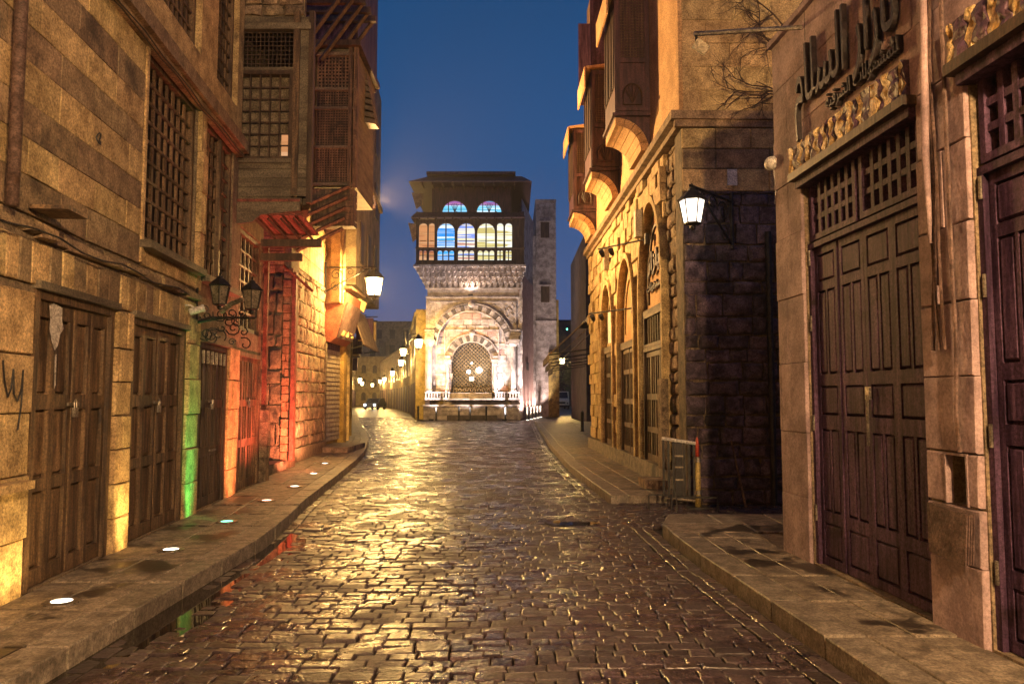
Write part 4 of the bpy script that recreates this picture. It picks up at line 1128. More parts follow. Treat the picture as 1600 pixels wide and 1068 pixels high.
# the arches: moulding ring and tympanum, then the door below
tym = [M['plaster'],M['plaster'],M['lime']]
for i,((a,b,zs,za),(da,db,dz0,dz1)) in enumerate(zip(arches,drs)):
    P = [(-s,z) for s,z in arch_pts(a,b,zs,za)]; Q = [(-s,z) for s,z in arch_pts(a,b,zs,za,k=.09)]
    ow = MB().ring([( -a+.09,.42)]+Q+[(-b-.09,.42)], [(-a,.42)]+P+[(-b,.42)], -.06, .12)
    obj('arch_moulding', ow, M['lime'], cb)
    T = [(-s,z) for s,z in arch_pts(a+.05,b-.05,zs,za-.1)]
    obj('tympanum', MB().extr(T, .115, .16).box(-b+.05,-a-.05,.115,.16,dz1+.06,zs), tym[i], cb)
    bar('door_head', M['beam'], cb, -b+.02,-a-.02,.02,.12,dz1,dz1+.09)
    P2 = [(-s,z) for s,z in arch_pts(a+.30,b-.30,zs+.05,za-.42)]; Q2 = [(-s,z) for s,z in arch_pts(a+.30,b-.30,zs+.05,za-.42,k=.035)]
    obj('inner_arch_trim', MB().ring(Q2,P2,.08,.116), M['wood2'] if i!=1 else M['lime'], cb)
    if i == 0:
        d = lattice(cb, -db,-da,dz1-.62,dz1,8,2,M['wood2'],bw=.05,y=.07,frame=.06,back='void',backd=.06)
        d = door(cb, -db,-da,dz0,dz1-.63,4,[(.55,.95,2),(1.05,1.55,2),(1.66,2.35,2)],M['wood2'],y=.07,lock=False)
    else:
        d = door(cb, -db,-da,dz0,dz1,4,[(.55,.95,2),(1.05,1.45,2),(1.56,2.10,2),(2.2,dz1-.16,2)],M['wood2'],y=.07,lock=False)
text_mesh('lettering', arabic('بازار'), 1, .05, M['letter'], cb, (-2.28,.06,3.95), (R(90),0,0), width=1.05, height=.46, bold=.03)['label'] = 'tall dark arabic word inside the nearest pointed arch'
text_mesh('lettering', arabic('للمشغولات'), 1, .04, M['letter'], cb, (-2.28,.06,3.58), (R(90),0,0), width=1.35, height=.20, bold=.03)['label'] = 'dense dark arabic line under the tall word'
# white notice in the far arch
obj('notice_board', MB().box(-7.95,-7.2,.05,.10,2.95,3.75), M['whitep'], cb)
# cornice
for k in range(10):
    a = -11.4+1.14*k
    obj('cornice_stone', MB().add([(a,-.06,5.75),(a+1.13,-.06,5.75),(a+1.13,-.06,5.84),(a,-.06,5.84),(a,-.16,5.86),(a+1.13,-.16,5.86),(a+1.13,-.16,5.99),(a,-.16,5.99),(a,.14,5.75),(a+1.13,.14,5.75),(a,.14,5.99),(a+1.13,.14,5.99)],
      [(0,1,2,3),(3,2,5,4),(4,5,6,7),(8,9,1,0),(7,6,11,10),(8,0,3,4,7,10),(9,11,6,5,2,1)]), M['limedark'], cb)
obj('cornice', MB().box(.0,.10,-.16,6.5,5.86,5.99).box(-.02,.06,-.10,6.5,5.75,5.858), M['limedark'], cb)
obj('upper_wall', MB().box(-11.4,-.06,.0,6.4,5.99,13.5), M['plaster'], cb)
# front (lane) face stones: built in a frame turned to face the camera
ff = thing('lane_wall', 'shadowed end wall of the corner house facing the viewer, rubble below and banded stone above', 'wall', (2.6,11.6,0), 0)
rubble(ff, .02,2.6,.0,4.75,M['laneshade'],seed=51,size=.30,y=.0)
ashlar(ff, .02,2.9,4.75,5.74,.33,.7,lambda k,x,z: M['limedark'] if k%2==1 else M['lime'],seed=52,proud=.02)
ashlar(ff, .06,4.2,6.0,8.6,.36,.75,M['lime'],name='stone_block',seed=53,proud=.012,gap=.002,ch=.004,jit=.001,y=.065)
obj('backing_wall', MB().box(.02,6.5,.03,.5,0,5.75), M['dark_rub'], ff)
obj('backing_wall', MB().box(.065,6.5,.07,.5,5.99,13.4), M['lime'], ff)
obj('drain_pipe', MB().tube([(1.28,-.10,.0),(1.28,-.10,4.1)],.05,8), M['iron'], ff)
bar('white_stone', M['whitep'], ff, .70,.85,-.05,-.01,4.83,5.08)
# leaning stick in the lane
tag(obj('wooden_pole', MB().tube([(3.40,11.3,.0),(3.25,11.45,.95)],[.02,.014],5), M['wood2']), 'thin pole leaning on the dark lane wall', 'pole')
# small fittings on this wall
for (s,z,n,nm) in ((2.6,4.55,1.5,'nearer black rod with two small spotlights above the arches'),(4.05,3.42,1.4,'lower black rod with small spotlights across the middle arch')):
    t = thing('spotlight_rod', nm, 'spotlight', (2.6-.025*s,11.6+s,z), 0)
    obj('rod', MB().tube([(0,0,0),(-.82,.9,-.02)],.018,5).box(-.05,.02,-.06,.06,-.10,.10), M['iron'], t)
    for q in (.72,.92):
        obj('spot_head', MB().lathe((0,0,0),[(.02,-.09),(.045,-.05),(.055,.06)],8), M['iron'], t, loc=(-.82*q,.9*q,-.12), rot=(R(40),R(-30),0))
for (s,z,w) in ((7.0,4.95,'farther'),(2.9,4.9,'nearer')):
    t = thing('wall_box', 'upright pale metal box on the stone wall above the arches, the '+w+' one', 'box', (2.6-.025*s-.12,11.6+s,z), 0)
    obj('body', MB().box(-.06,.06,-.11,.11,-.26,.26), M['shutter'], t)
    obj('bracket', MB().box(.06,.14,-.03,.03,-.05,.05), M['iron'], t)

# three timber bays (mashrabiya) on curved stone brackets
def bay_box(s0, label, top=9.1):
    t = thing('mashrabiya', label, 'bay window', (2.6-.025*s0,11.6+s0,6.8), C_ANG, 'timber bays on the right upper wall')
    L = 1.2; P = .65; H = top-6.8
    # body: local x towards camera; box spans x -L..0, y -P..0
    obj('body', MB().box(-L,0,-P,0,0,H), M['bayw'], t)
    # camera-facing side: framed panels
    for (a,b,c,d) in ((-P+.02,-.02,.04,.10),(-P+.02,-.02,H-.12,H-.02),(-P+.02,-P+.09,.10,H-.12),(-.09,-.02,.10,H-.12),(-P+.09,-.09,.95,1.03)):
        bar('frame_rail', M['bayw'], t, .0,.03,a,b,c,d)
    mb = MB()
    pts = [(.03,-.33+.17*math.cos(a),.35+.20*math.sin(a)) for a in [PI*i/10 for i in range(11)]]
    mb.tube(pts,.018,4); mb.tube([(.03,-.50,.35),(.03,-.50,.16),(.03,-.16,.16),(.03,-.16,.35)],.014,4)
    for i in range(5):
        a = PI*(i+1)/6; mb.tube([(.03,-.33,.2),(.03,-.33+.15*math.cos(a),.35+.17*math.sin(a))],.010,4)
    obj('carved_fan', mb, M['wood'], t)
    mb = MB()
    for i in range(8): mb.box(.02,.036,-P+.12+i*.055,-P+.13+i*.055,1.05,H-.13)
    for i in range(20): mb.box(.02,.034,-P+.10,-.10,1.06+i*.055,1.068+i*.055) if 1.07+i*.055 < H-.12 else None
    obj('lattice_screen', mb, M['wood2'], t, kind='stuff')
    # street-facing windows
    for i in range(3):
        x = -L+.08+i*.38
        obj('window', MB().box(x,x+.30,-P-.02,-P,.5,H-.3).box(x+.12,x+.17,-P-.04,-P-.02,.5,H-.3), M['wood'], t)
    bar('sill', M['bayw'], t, -L-.03,.035,-P-.05,-.0,-.05,0)
    # sloping hood
    obj('hood', MB().add([(-L-.1,0,H+.1),(.1,0,H+.1),(.1,-P-.10,H-.0),(-L-.1,-P-.10,H-.0),(-L-.1,0,H+.16),(.1,0,H+.16),(.1,-P-.12,H+.05),(-L-.1,-P-.12,H+.05)],
        [(0,1,2,3),(4,7,6,5),(0,4,5,1),(1,5,6,2),(2,6,7,3),(3,7,4,0)]), M['plaster'], t)
    obj('hood_valance', MB().box(-L-.1,.1,-P-.16,-P-.13,H-.45,H+.03), M['plaster'], t)
    # quarter arch bracket of five stones
    n = 5; Rr = .62; cz = -.70
    for i in range(n):
        a0 = PI/2+PI/2*i/n+.01; a1 = PI/2+PI/2*(i+1)/n-.01
        pts = []
        for rad, seq in ((Rr,(a0,(a0+a1)/2,a1)),(Rr-.15,(a1,(a0+a1)/2,a0))):
            for a in seq: pts.append((-P+(-rad)*math.cos(a)*(1) , cz+rad*math.sin(a)))
        mb = MB(); m_ = len(pts)
        mb.add([(.0,p[0],p[1]) for p in pts]+[(-L,p[0],p[1]) for p in pts],[tuple(range(m_))[::-1],tuple(range(m_,2*m_))]+[(q,(q+1)%m_,(q+1)%m_+m_,q+m_) for q in range(m_)])
        obj('bracket_stone', mb, M['plaster'], t)
    # dark spandrel between box and arch
    pts = [(-P,-.05),(0,-.05),(0,cz)]+[(-P-Rr*math.cos(a),cz+Rr*math.sin(a)) for a in [PI-PI/2*i/8 for i in range(9)]]
    m_ = len(pts); mb = MB()
    mb.add([(-.04,p[0],p[1]) for p in pts]+[(-L+.04,p[0],p[1]) for p in pts],[tuple(range(m_)),tuple(range(m_,2*m_))[::-1]]+[(q,q+m_,(q+1)%m_+m_,(q+1)%m_) for q in range(m_)])
    obj('spandrel', mb, M['bayw'], t)
bay_box(2.2, 'nearest dark timber bay, cut by the top of the photo', 9.1)
bay_box(5.6, 'middle dark timber bay on a curved bracket on the orange wall')
bay_box(9.5, 'farthest dark timber bay, standing out against the sky')
# upper windows between the bays
for s,z,h in ((4.2,9.9,2.4),(7.6,9.9,2.4),(10.2,9.9,2.4)):
    w = obj('window', MB().box(-s-.4,-s+.4,-.02,.03,z,z+h), M['void'], cb)
    bar('shutter_leaf', M['wood3'], cb, -s+.38,-s+.42,-.45,-.0,z,z+h)
    bar('window_sill', M['plaster'], cb, -s-.5,-s+.5,-.1,.0,z-.12,z-.02)
for s in (4.0,7.4): 
    obj('window', MB().box(-s-.25,-s+.25,-.03,.0,6.6,8.6), M['wood'], cb)
    for q in range(3): obj('window_bar', MB().box(-s-.22+q*.2,-s-.17+q*.2,-.06,-.03,6.62,8.58), M['plaster'], cb)

# ------------------------------------------------------------------ barrier and cone-like post at the lane mouth
fb = thing('crowd_barrier', 'low steel barrier with upright bars standing at the mouth of the dark lane', 'barrier', (2.20,11.25,0), R(-8))
obj('top_rail', MB().tube([(-.02,0,1.0),(.46,0,.93)], .026, 8), M['whitep'], fb, smooth=True)
obj('bottom_rail', MB().tube([(0,0,.16),(.44,0,.11)], .020, 6), M['shutter'], fb)
for k in range(7):
    x = .0+k*.073; bar('upright_bar', M['iron'], fb, x-.017,x+.017,-.014,.014,.14,.985-.011*k)
obj('centre_plate', MB().box(.17,.27,-.008,.008,.15,.95), M['iron'], fb)
for z in (.40,.58,.74): bar('cross_bar', M['shutter'], fb, .16,.28,-.03,-.015,z,z+.022)
obj('foot', MB().tube([(-.22,-.12,.0),(-.22,-.12,.20),(.10,-.12,.20),(.10,-.12,.0)],.018,5), M['iron'], fb)
obj('foot', MB().tube([(.16,-.30,.0),(.16,-.30,.20),(.72,-.30,.20),(.72,-.30,.0)],.018,5), M['iron'], fb)
po = thing('marker_post', 'yellow tube post with red top standing beside the steel barrier', 'post', (2.68,11.2,0), 0)
obj('tube', MB().lathe((0,0,0),[(.045,.03),(.045,.74)],10), mat('post_yellow',(.34,.25,.07),(.5,.38,.13),9,.5,.1), po, smooth=True)
obj('red_top', MB().lathe((0,0,0),[(.030,.74),(.030,.90),(.02,.98),(.008,1.02)],10), mat('post_red',(.35,.04,.02),(.5,.08,.04),9,.45,.1), po, smooth=True)
obj('collar', MB().lathe((0,0,0),[(.06,.66),(.06,.74)],10).lathe((0,0,0),[(.06,.2),(.06,.26)],10), M['steel'], po)
obj('foot', MB().box(-.16,.14,-.12,.12,.0,.03), M['iron'], po)
# little yellow scrap by the puddle
tag(obj('plastic_scrap', MB().add([(.52,9.86,.012),(.61,9.84,.012),(.615,9.96,.03),(.53,9.98,.02)],[(0,1,2,3)]), M['yellow']), 'small yellow scrap lying at the puddle on the cobbles', 'litter')

# ------------------------------------------------------------------ SABIL-KUTTAB in the middle
sab = thing('fountain_house', 'tall stone fountain house with carved arch below and timber loggia with lit coloured windows', 'building', (-6.05,53.7,0), 0)
SW = 6.6
cx = SW/2-.12
def circ(c, z, r, n=14, a0=0, a1=PI): return [(c+r*math.cos(a0+(a1-a0)*i/n), z+r*math.sin(a0+(a1-a0)*i/n)) for i in range(n+1)]
# body pieces: side masses, back
obj('wall', MB().box(0,SW,1.6,12,0,10.6), M['sabst'], sab)
def arch_face(x0,x1,z0,z1,c,zs,r,y0,y1):
    """wall plate with a round-headed opening"""
    mb = MB(); n = 14
    mb.box(x0,c-r,y0,y1,z0,z1); mb.box(c+r,x1,y0,y1,z0,z1)
    arc = circ(c,zs,r,n)
    top = [(c+r - 2*r*i/n, z1) for i in range(n+1)]
    mb.ring(top, arc, y0, y1)
    return mb
ez = 5.2; er = 2.85
obj('front_wall', arch_face(0.0,SW,0,8.55,cx,ez,er,.0,.8), M['sabst'], sab)
# inner wall with the smaller arch
obj('inner_wall', arch_face(.3,SW-.3,1.9,8.5,cx,4.1,1.45,.8,1.5), M['sabst'], sab)
# masonry blocks on the inner jambs
skb = lambda a,b,c,d: (abs((a+b)/2-cx) < 1.62 and (c+d)/2 < 4.1+1.6) or math.hypot(max(abs(a-cx),abs(b-cx)), max(0,d-ez)) > er-.02 or (abs((a+b)/2-cx)<1.75 and d<6.15 )
ashlar(sab, cx-er,cx+er,2.0,8.0,.42,.8,lambda k,x,z: M['sabrd'] if (k%3==0) else M['sabst'],seed=61,proud=.05,y=.8,skip=skb,gap=.015,ch=.02)
# alternating arch stones, outer and inner
def voussoirs(c, z, r0, r1, n, y0, y1, a0=0.0, a1=PI):
    for i in range(n):
        b0 = a0+(a1-a0)*i/n+.008; b1 = a0+(a1-a0)*(i+1)/n-.008
        pts = [(c+r0*math.cos(b0),z+r0*math.sin(b0)),(c+r1*math.cos(b0),z+r1*math.sin(b0)),(c+r1*math.cos((b0+b1)/2),z+r1*math.sin((b0+b1)/2)),(c+r1*math.cos(b1),z+r1*math.sin(b1)),(c+r0*math.cos(b1),z+r0*math.sin(b1)),(c+r0*math.cos((b0+b1)/2),z+r0*math.sin((b0+b1)/2))]
        obj('arch_stone', MB().extr(pts, y0, y1), M['sabst'] if i%2==0 else M['sabdk'], sab)
voussoirs(cx, ez, er-.42, er+.0, 27, -.08, .25)
voussoirs(cx, 4.1, 1.42, 1.86, 21, .70, .9, -.05, PI+.05)
for (c,z,r,y) in ((cx,ez,er+.06,-.10),(cx,ez,er-.46,-.08),(cx,4.1,1.92,.68),(cx,4.1,1.38,.70)):
    obj('arch_moulding', MB().ring(circ(c,z,r+.07,24), circ(c,z,r,24), y-.03, y+.12), M['sabst'], sab)
obj('keystone', MB().lathe((0,0,0),[(.20,0),(.24,.06),(.14,.12),(.05,.15)],10), M['sabst'], sab, loc=(cx,-.1,ez+er+.05), rot=(R(90),0,0))
obj('keystone', MB().lathe((0,0,0),[(.20,0),(.24,.06),(.14,.12),(.05,.15)],10), M['sabst'], sab, loc=(cx,.65,6.12), rot=(R(90),0,0))
obj('panel_frame', MB().box(cx-1.95,cx+1.95,.66,.78,6.28,6.38).box(cx-1.95,cx-1.86,.66,.78,4.4,6.28).box(cx+1.86,cx+1.95,.66,.78,4.4,6.28), M['sabst'], sab)
obj('panel_frame', MB().box(.15,SW-.25,-.06,.0,8.20,8.32).box(.15,.25,-.06,.0,5.8,8.2).box(SW-.35,SW-.25,-.06,.0,5.8,8.2), M['sabst'], sab)
# carved relief spots in the spandrels
mb = MB(); rs = random.Random(4)
for k in range(160):
    x = rs.uniform(.3,SW-.4); z = rs.uniform(6.0,8.1)
    if math.hypot(x-cx,z-ez) < er+.25: continue
    mb.box(x-.05,x+.05,-.05,.0,z-.05,z+.05)
for k in range(90):
    x = rs.uniform(cx-1.8,cx+1.8); z = rs.uniform(4.5,6.2)
    if math.hypot(x-cx,z-4.1) < 2.05: continue
    mb.box(x-.045,x+.045,.74,.80,z-.045,z+.045)
obj('carved_relief', mb, M['sabst'], sab, kind='stuff')
# columns
for (x,y,zb,zt,r) in ((.28,-.12,1.95,5.3,.20),(SW-.42,-.12,1.95,5.3,.20),(cx-1.68,.62,1.95,3.95,.12),(cx+1.68,.62,1.95,3.95,.12)):
    c = obj('column', MB().lathe((x,y,0),[(r*1.4,zb),(r*1.4,zb+.12),(r,zb+.22),(r,zt-.3),(r*.95,zt-.2),(r*1.5,zt)],12), M['sabst'], sab, smooth=False)
    obj('capital', MB().box(x-r*1.7,x+r*1.7,y-r*1.5,y+r*1.7,zt,zt+.16).box(x-r*2,x+r*2,y-r*1.8,y+r*2,zt+.16,zt+.30).box(x-r*1.6,x+r*1.6,y-r*1.2,y+r*2,zt+.30,zt+.55), M['sabst'], c)
# stepped imposts where the big arch lands
for x in (-.02,SW-.62):
    for k in range(3): bar('impost', M['sabst'], sab, x-.02*k,x+.62+.02*k,-.22-.03*k,-.0,5.90+.16*k-.05,6.02+.16*k-.05)
# grille: diamond lattice in arched opening
gr = obj('grille_frame', MB().ring(circ(cx,4.1,1.44,20), circ(cx,4.1,1.36,20), 1.18, 1.26).box(cx-1.44,cx-1.36,1.18,1.26,1.9,4.1).box(cx+1.36,cx+1.44,1.18,1.26,1.9,4.1), M['wood'], sab)
mb = MB()
def clip(px,pz,dx,dz):
    pts = []
    for i in range(-200,201):
        t = i*.04; x = px+dx*t; z = pz+dz*t
        if abs(x) < 1.38 and z > 1.95 and (z < 4.1 or math.hypot(x,z-4.1) < 1.38): pts.append((x,z))
    return (pts[0],pts[-1]) if len(pts) > 2 else None
for i in range(-16,17):
    for sg_ in (1,-1):
        q = clip(i*.27,3.6,.707,.707*sg_)
        if q: mb.tube([(cx+q[0][0],1.2+.02*sg_,q[0][1]),(cx+q[1][0],1.2+.02*sg_,q[1][1])],.030,4)
obj('grille', mb, mat('brass_grille',(.16,.11,.06),(.30,.22,.13),5,.45,.1,metal=.5), sab, kind='stuff')
for k in range(8):
    x = cx-1.2+k*.343
    obj('grille_cusp', MB().ring([(x+.14*math.cos(PI*i/6),2.0+.24*math.sin(PI*i/6)) for i in range(7)],[(x+.09*math.cos(PI*i/6),2.0+.18*math.sin(PI*i/6)) for i in range(7)],1.10,1.16), M['sabst'], sab)
obj('dark_interior', MB().box(cx-1.5,cx+1.5,1.45,1.55,1.9,5.7), M['glassd'], sab)
# lamps seen inside the grille
for k,(dx,dz,s) in enumerate(((-.22,1.95,.13),(.52,2.05,.20),(.0,2.55,.06))):
    obj('hanging_lamp', MB().lathe((cx+dx,1.05,1.9+dz-.45),[(.02,-s),(s,-s*.4),(s,s*.4),(.02,s)],10), M['bulbw'], sab, smooth=True)
obj('wall_plaque', MB().box(cx-.17,cx+.17,1.02,1.08,2.75,3.05), M['whitep'], sab)
# bench, plinth and balustrades
obj('plinth', MB().box(-.05,SW+.02,-.55,.0,0,.95).box(-.1,SW+.05,-.62,.0,.95,1.08), M['sabst'], sab)
ashlar(sab, -.04,SW,.05,.93,.30,.9,M['sabst'],seed=63,proud=.02,y=-.55,gap=.012,ch=.015)
obj('step', MB().box(1.6,5.0,-1.0,-.6,0,.35), M['sabdk'], sab)
obj('shelf', MB().box(.0,SW,-.35,.8,1.40,1.50).box(cx-1.45,cx+1.45,.3,1.2,1.50,1.9), M['sabst'], sab)
for (a,b) in ((.0,1.75),(SW-1.75,SW)):
    obj('balustrade_rail', MB().box(a,b,-.36,-.26,1.88,1.96).box(a,b,-.36,-.26,1.50,1.54), M['sabst'], sab)
    n = 9
    for i in range(n):
        x = a+.08+(b-a-.16)*i/(n-1); bar('baluster', M['sabst'], sab, x-.045,x+.045,-.35,-.27,1.54,1.88)
# frieze and stalactite cornice
obj('frieze', MB().box(-.02,SW+.02,-.12,.0,8.55,8.66).box(.1,SW-.1,-.05,.0,8.66,9.18).box(-.05,SW+.05,-.16,.0,9.18,9.28), M['sabst'], sab)
for j in range(4):
    mb = MB(); z = 9.30+j*.33; out = .10+j*.22; n = 17+j
    xa,xb = -out*.8, SW+out*.4
    mb.box(xa,xb,-out+.12,1.6,z,z+.33)
    w = (xb-xa)/n
    for i in range(n):
        x = xa+w*i+(w*.5 if j%2 else 0)
        if x+w > xb+.01: continue
        mb.ring([(x+.02,z+.31),(x+w*.5,z+.31),(x+w-.02,z+.31)],[(x+w*.25,z+.02),(x+w*.5,z-.04),(x+w*.75,z+.02)],-out-.12,-out+.14)
        mb.box(x+w*.12,x+w*.88,-out-.17,-out-.12,z+.23,z+.33)
    obj('stalactite_course', mb, M['sabst'], sab)
bar('cornice', M['sabst'], sab, -.80,SW+.42,-1.0,1.6,10.62,10.76)
# loggia floor, posts, arched openings with glowing rooms
LX0, LX1 = -.62, SW+.28
LY = -.85
obj('loggia_floor', MB().box(LX0-.05,LX1+.05,LY-.05,9,10.76,10.9), M['wood'], sab)
def arched_pane(x0,x1,z0,z1,mt,y=.12,parent=sab,name='glowing_pane'):
    c=(x0+x1)/2; r=(x1-x0)/2; zs = z1-r
    pts = [(x0,z0),(x1,z0)]+circ(c,zs,r,8)
    return obj(name, MB().extr(pts,LY+y,LY+y+.03), M[mt], parent)
def arched_panel(x0,x1,z0,z1,opens,m,y0,y1,parent=sab,name='arched_screen'):
    """timber screen with round-headed openings (x0,x1,z0,z1), side by side, no overlap"""
    mb = MB(); opens = sorted(opens); x = x0
    for (a,b,c,d) in opens:
        if a > x: mb.box(x,a,y0,y1,z0,z1)
        r=(b-a)/2; zs=d-r; n=8
        if c > z0: mb.box(a,b,y0,y1,z0,c)
        arc = circ((a+b)/2,zs,r,n); topn = [(b-(b-a)*i/n,z1) for i in range(n+1)]
        mb.ring(topn,arc,y0,y1); x = b
    if x < x1: mb.box(x,x1,y0,y1,z0,z1)
    return obj(name, mb, m, parent)
opens = []; panes = []
# four pairs of tall arches; positions from left to right across the loggia
groups = [(.12,.72,1),(.80,1.22,1),(1.40,2.62,2),(2.82,4.02,2),(4.20,5.42,2),(5.56,6.02,1),(6.14,6.62,1)]
cols_ = ['orgw','orgw','blue','mixw','yelw','yelw','yelw']
for (a,b,n),ct in zip(groups,cols_):
    a += LX0+.05; b += LX0+.05
    opens.append((a,b,11.95,13.72)); panes.append((a,b,ct,n))
arched_panel(LX0,LX1,11.90,13.95,opens,M['wood'],LY,LY+.12)
for (a,b,ct,n) in panes:
    p = arched_pane(a-.02,b+.02,11.93,13.74,ct,.35)
    if n == 2: bar('mullion', M['wood'], sab, (a+b)/2-.04,(a+b)/2+.04,LY+.02,LY+.13,11.95,13.7)
    obj('inner_rail', MB().tube([(a+.08,LY+.25,12.5),(b-.08,LY+.25,12.5)],.02,4), M['iron'], sab)
# small arches of the balustrade
sm = []; ks = 0
for (a,b,n),ct in zip(groups,cols_):
    a += LX0+.05; b += LX0+.05; q = 3 if n == 2 else 1 if (b-a) < .45 else 2
    w = (b-a)/q
    for i in range(q): sm.append((a+w*i+.035,a+w*(i+1)-.035,11.08,11.78,ct))
arched_panel(LX0,LX1,10.9,11.90,[s[:4] for s in sm],M['wood'],LY-.03,LY+.10,name='balustrade_screen')
for s in sm:
    arched_pane(s[0],s[1],11.08,11.78,{'blue':'blue','mixw':'mixw','yelw':'yelw','orgw':'orgw'}[s[4]],.2,name='balustrade_pane')
    bar('balustrade_bar', M['wood'], sab, s[0],s[1],LY+.0,LY+.08,11.40,11.44)
bar('rail', M['wood'], sab, LX0-.05,LX1+.05,LY-.10,LY+.12,11.86,11.96)
for k,x in enumerate((LX0,LX0+1.28,LX0+2.74,LX0+4.12,LX0+5.52,LX1-.1)):
    bar('post', M['wood'], sab, x,x+.11,LY-.06,LY+.14,10.76,14.5)
# inner tower with two arched coloured windows, cornices and eaves
obj('attic_wall', MB().box(.35,SW-.6,.2,8,13.95,16.9), M['bayw'], sab)
for c in (1.98,4.42):
    r_ = .88
    arc = circ(c,14.62,r_,16)
    obj('fan_frame', MB().ring(circ(c,14.62,r_+.09,16),arc,.05,.2), M['wood2'], sab)
    up = [(c+r_*math.cos(a),14.62+r_*math.sin(a)) for a in [PI*.22+PI*.56*i/10 for i in range(11)]]
    z_ = 14.62+r_*math.sin(PI*.22)
    obj('violet_pane', MB().extr(up,.12,.14), M['violet'], sab)
    lo = [(c-r_,14.62),(c+r_,14.62)]+[(c+r_*math.cos(a),14.62+r_*math.sin(a)) for a in [PI*.22*i/4 for i in range(5)]]+[(c+r_*math.cos(a),14.62+r_*math.sin(a)) for a in [PI*.78+PI*.22*i/4 for i in range(5)]]
    obj('cyan_pane', MB().extr(lo,.141,.16), M['cyan'], sab)
    for dx in (-.45,.45): bar('mullion', M['wood'], sab, c+dx-.03,c+dx+.03,.06,.12,14.62,14.62+math.sqrt(r_*r_-.2)-.0)
    mb = MB()
    for a in (PI*.35,PI*.42,PI*.58,PI*.65,PI*.5): mb.tube([(c,.1,14.66),(c+.55*math.cos(a),.1,14.62+.72*math.sin(a))],.02,4)
    obj('glazing_fan', mb, M['wood'], sab)
# eaves of the loggia (mid) and main roof
def eaves(x0,x1,y0,z0,z1,out,name,m):
    mb = MB().add([(x0,y0,z1),(x1,y0,z1),(x1+out*.5,y0-out,z0),(x0-out,y0-out,z0),(x0,y0+8,z1),(x1,y0+8,z1),(x1+out*.5,y0+8,z0),(x0-out,y0+8,z0)],
                  [(0,1,2,3),(0,3,7,4),(1,5,6,2),(4,5,1,0),(3,2,6,7)])
    return obj(name, mb, m, sab)
eaves(LX0,LX1-.1,LY-.05,14.02,14.46,.35,'loggia_eaves',M['bayw'])
eaves(.2,SW+.15,.1,16.55,17.3,1.35,'roof_eaves',M['bayw'])
for k in range(12):
    x = LX0+.2+k*.58; bar('eaves_bracket', M['wood'], sab, x,x+.09,LY-.32,LY-.05,13.90,14.06)
for k in range(10):
    x = -.3+k*.72; bar('eaves_bracket', M['wood2'], sab, x,x+.10,-1.1,.15,16.35,16.52)
obj('roof', MB().box(.0,SW-.3,-.4,8,17.3,17.5).box(.3,SW-.7,.0,8,17.5,17.62), M['bayw'], sab)
# hanging lit side panels under the left eaves
for (x,z,h,w) in ((-1.15,15.0,1.2,.8),(LX0-.75,12.6,1.4,.7)):
    obj('side_valance', MB().add([(x,.4,z+h),(x+w,.4,z+h-.1),(x+w,.4,z+.35),(x+.35,.4,z)]+[(x,.5,z+h),(x+w,.5,z+h-.1),(x+w,.5,z+.35),(x+.35,.5,z)],[(3,2,1,0),(4,5,6,7),(0,1,5,4),(1,2,6,5),(2,3,7,6),(3,0,4,7)]), M['lime'], sab)
# right flank receding, rose stone with quoins
fl2 = thing('fountain_house_wing', 'rose coloured side wall and narrow tower beside the fountain house', 'building', (.55,53.7,0), math.atan2(24,2.6))
obj('wall', MB().box(0,9.5,-.0,3,0,10.4), M['sabrd'], fl2)
fl2.rotation_euler = (0,0,0)
for ch in list(fl2.children): bpy.data.objects.remove(ch)
obj('wall', MB().add([(0,.05,0),(1.2,8.2,0),(1.3,8.3,0),(1.3,14,0),(-.5,14,0),(-.5,.05,0)]+[(x,y,10.5) for x,y in ((0,.05),(1.2,8.2),(1.3,8.3),(1.3,14),(-.5,14),(-.5,.05))],[(0,1,7,6),(1,2,8,7),(2,3,9,8),(3,4,10,9),(4,5,11,10),(5,0,6,11),(6,7,8,9,10,11)]), M['sabrd'], fl2)
obj('upper_wall', MB().add([(.15,.9,10.5),(1.15,8.1,10.5),(1.0,12,10.5),(-.2,12,10.5)]+[(x,y,15.9) for x,y in ((.15,.9),(1.15,8.1),(1.0,12),(-.2,12))],[(0,1,5,4),(1,2,6,5),(2,3,7,6),(3,0,4,7),(4,5,6,7)]), M['sabst'], fl2)
for k in range(26):
    z = .1+k*.56
    w = .16 if k%2 else .24
    obj('quoin_stone', MB().box(1.12-w,1.36,8.0,8.25,z,z+.54), M['sabst'], fl2)
    if k < 18: obj('quoin_stone', MB().box(-.02,.10+w*.4,-.10,.06,z,z+.54), M['sabst'], fl2)
obj('wall_plaque', MB().add([(.50,3,3.6),(.72,4.5,3.6),(.72,4.5,4.2),(.50,3,4.2)],[(0,1,2,3)]), M['sabdk'], fl2)
b2 = thing('pale_block', 'plain pale tower house with small dark windows behind the fountain house', 'building', (1.95,62.2,0), 0)
obj('wall', MB().box(0,1.65,0,9,0,17.6), M['sabst'], b2)
for z in (14.6,9.3,): 
    obj('window', MB().box(.40,1.1,-.05,.0,z,z+1.3), M['wood'], b2); obj('window_sill', MB().box(.3,1.2,-.14,.0,z+1.3,z+1.42), M['sabst'], b2)
obj('string_course', MB().box(-.05,1.66,-.10,.0,7.6,7.8), M['sabst'], b2)
obj('parapet', MB().box(-.03,1.68,-.05,9,17.6,17.8), M['sabst'], b2)
obj('side_strip', MB().box(1.66,1.85,.0,9,0,9.5), M['yellow'], b2)
obj('shop_front', MB().box(1.0,1.86,-.3,.0,0,5.2), M['yellow'], b2)

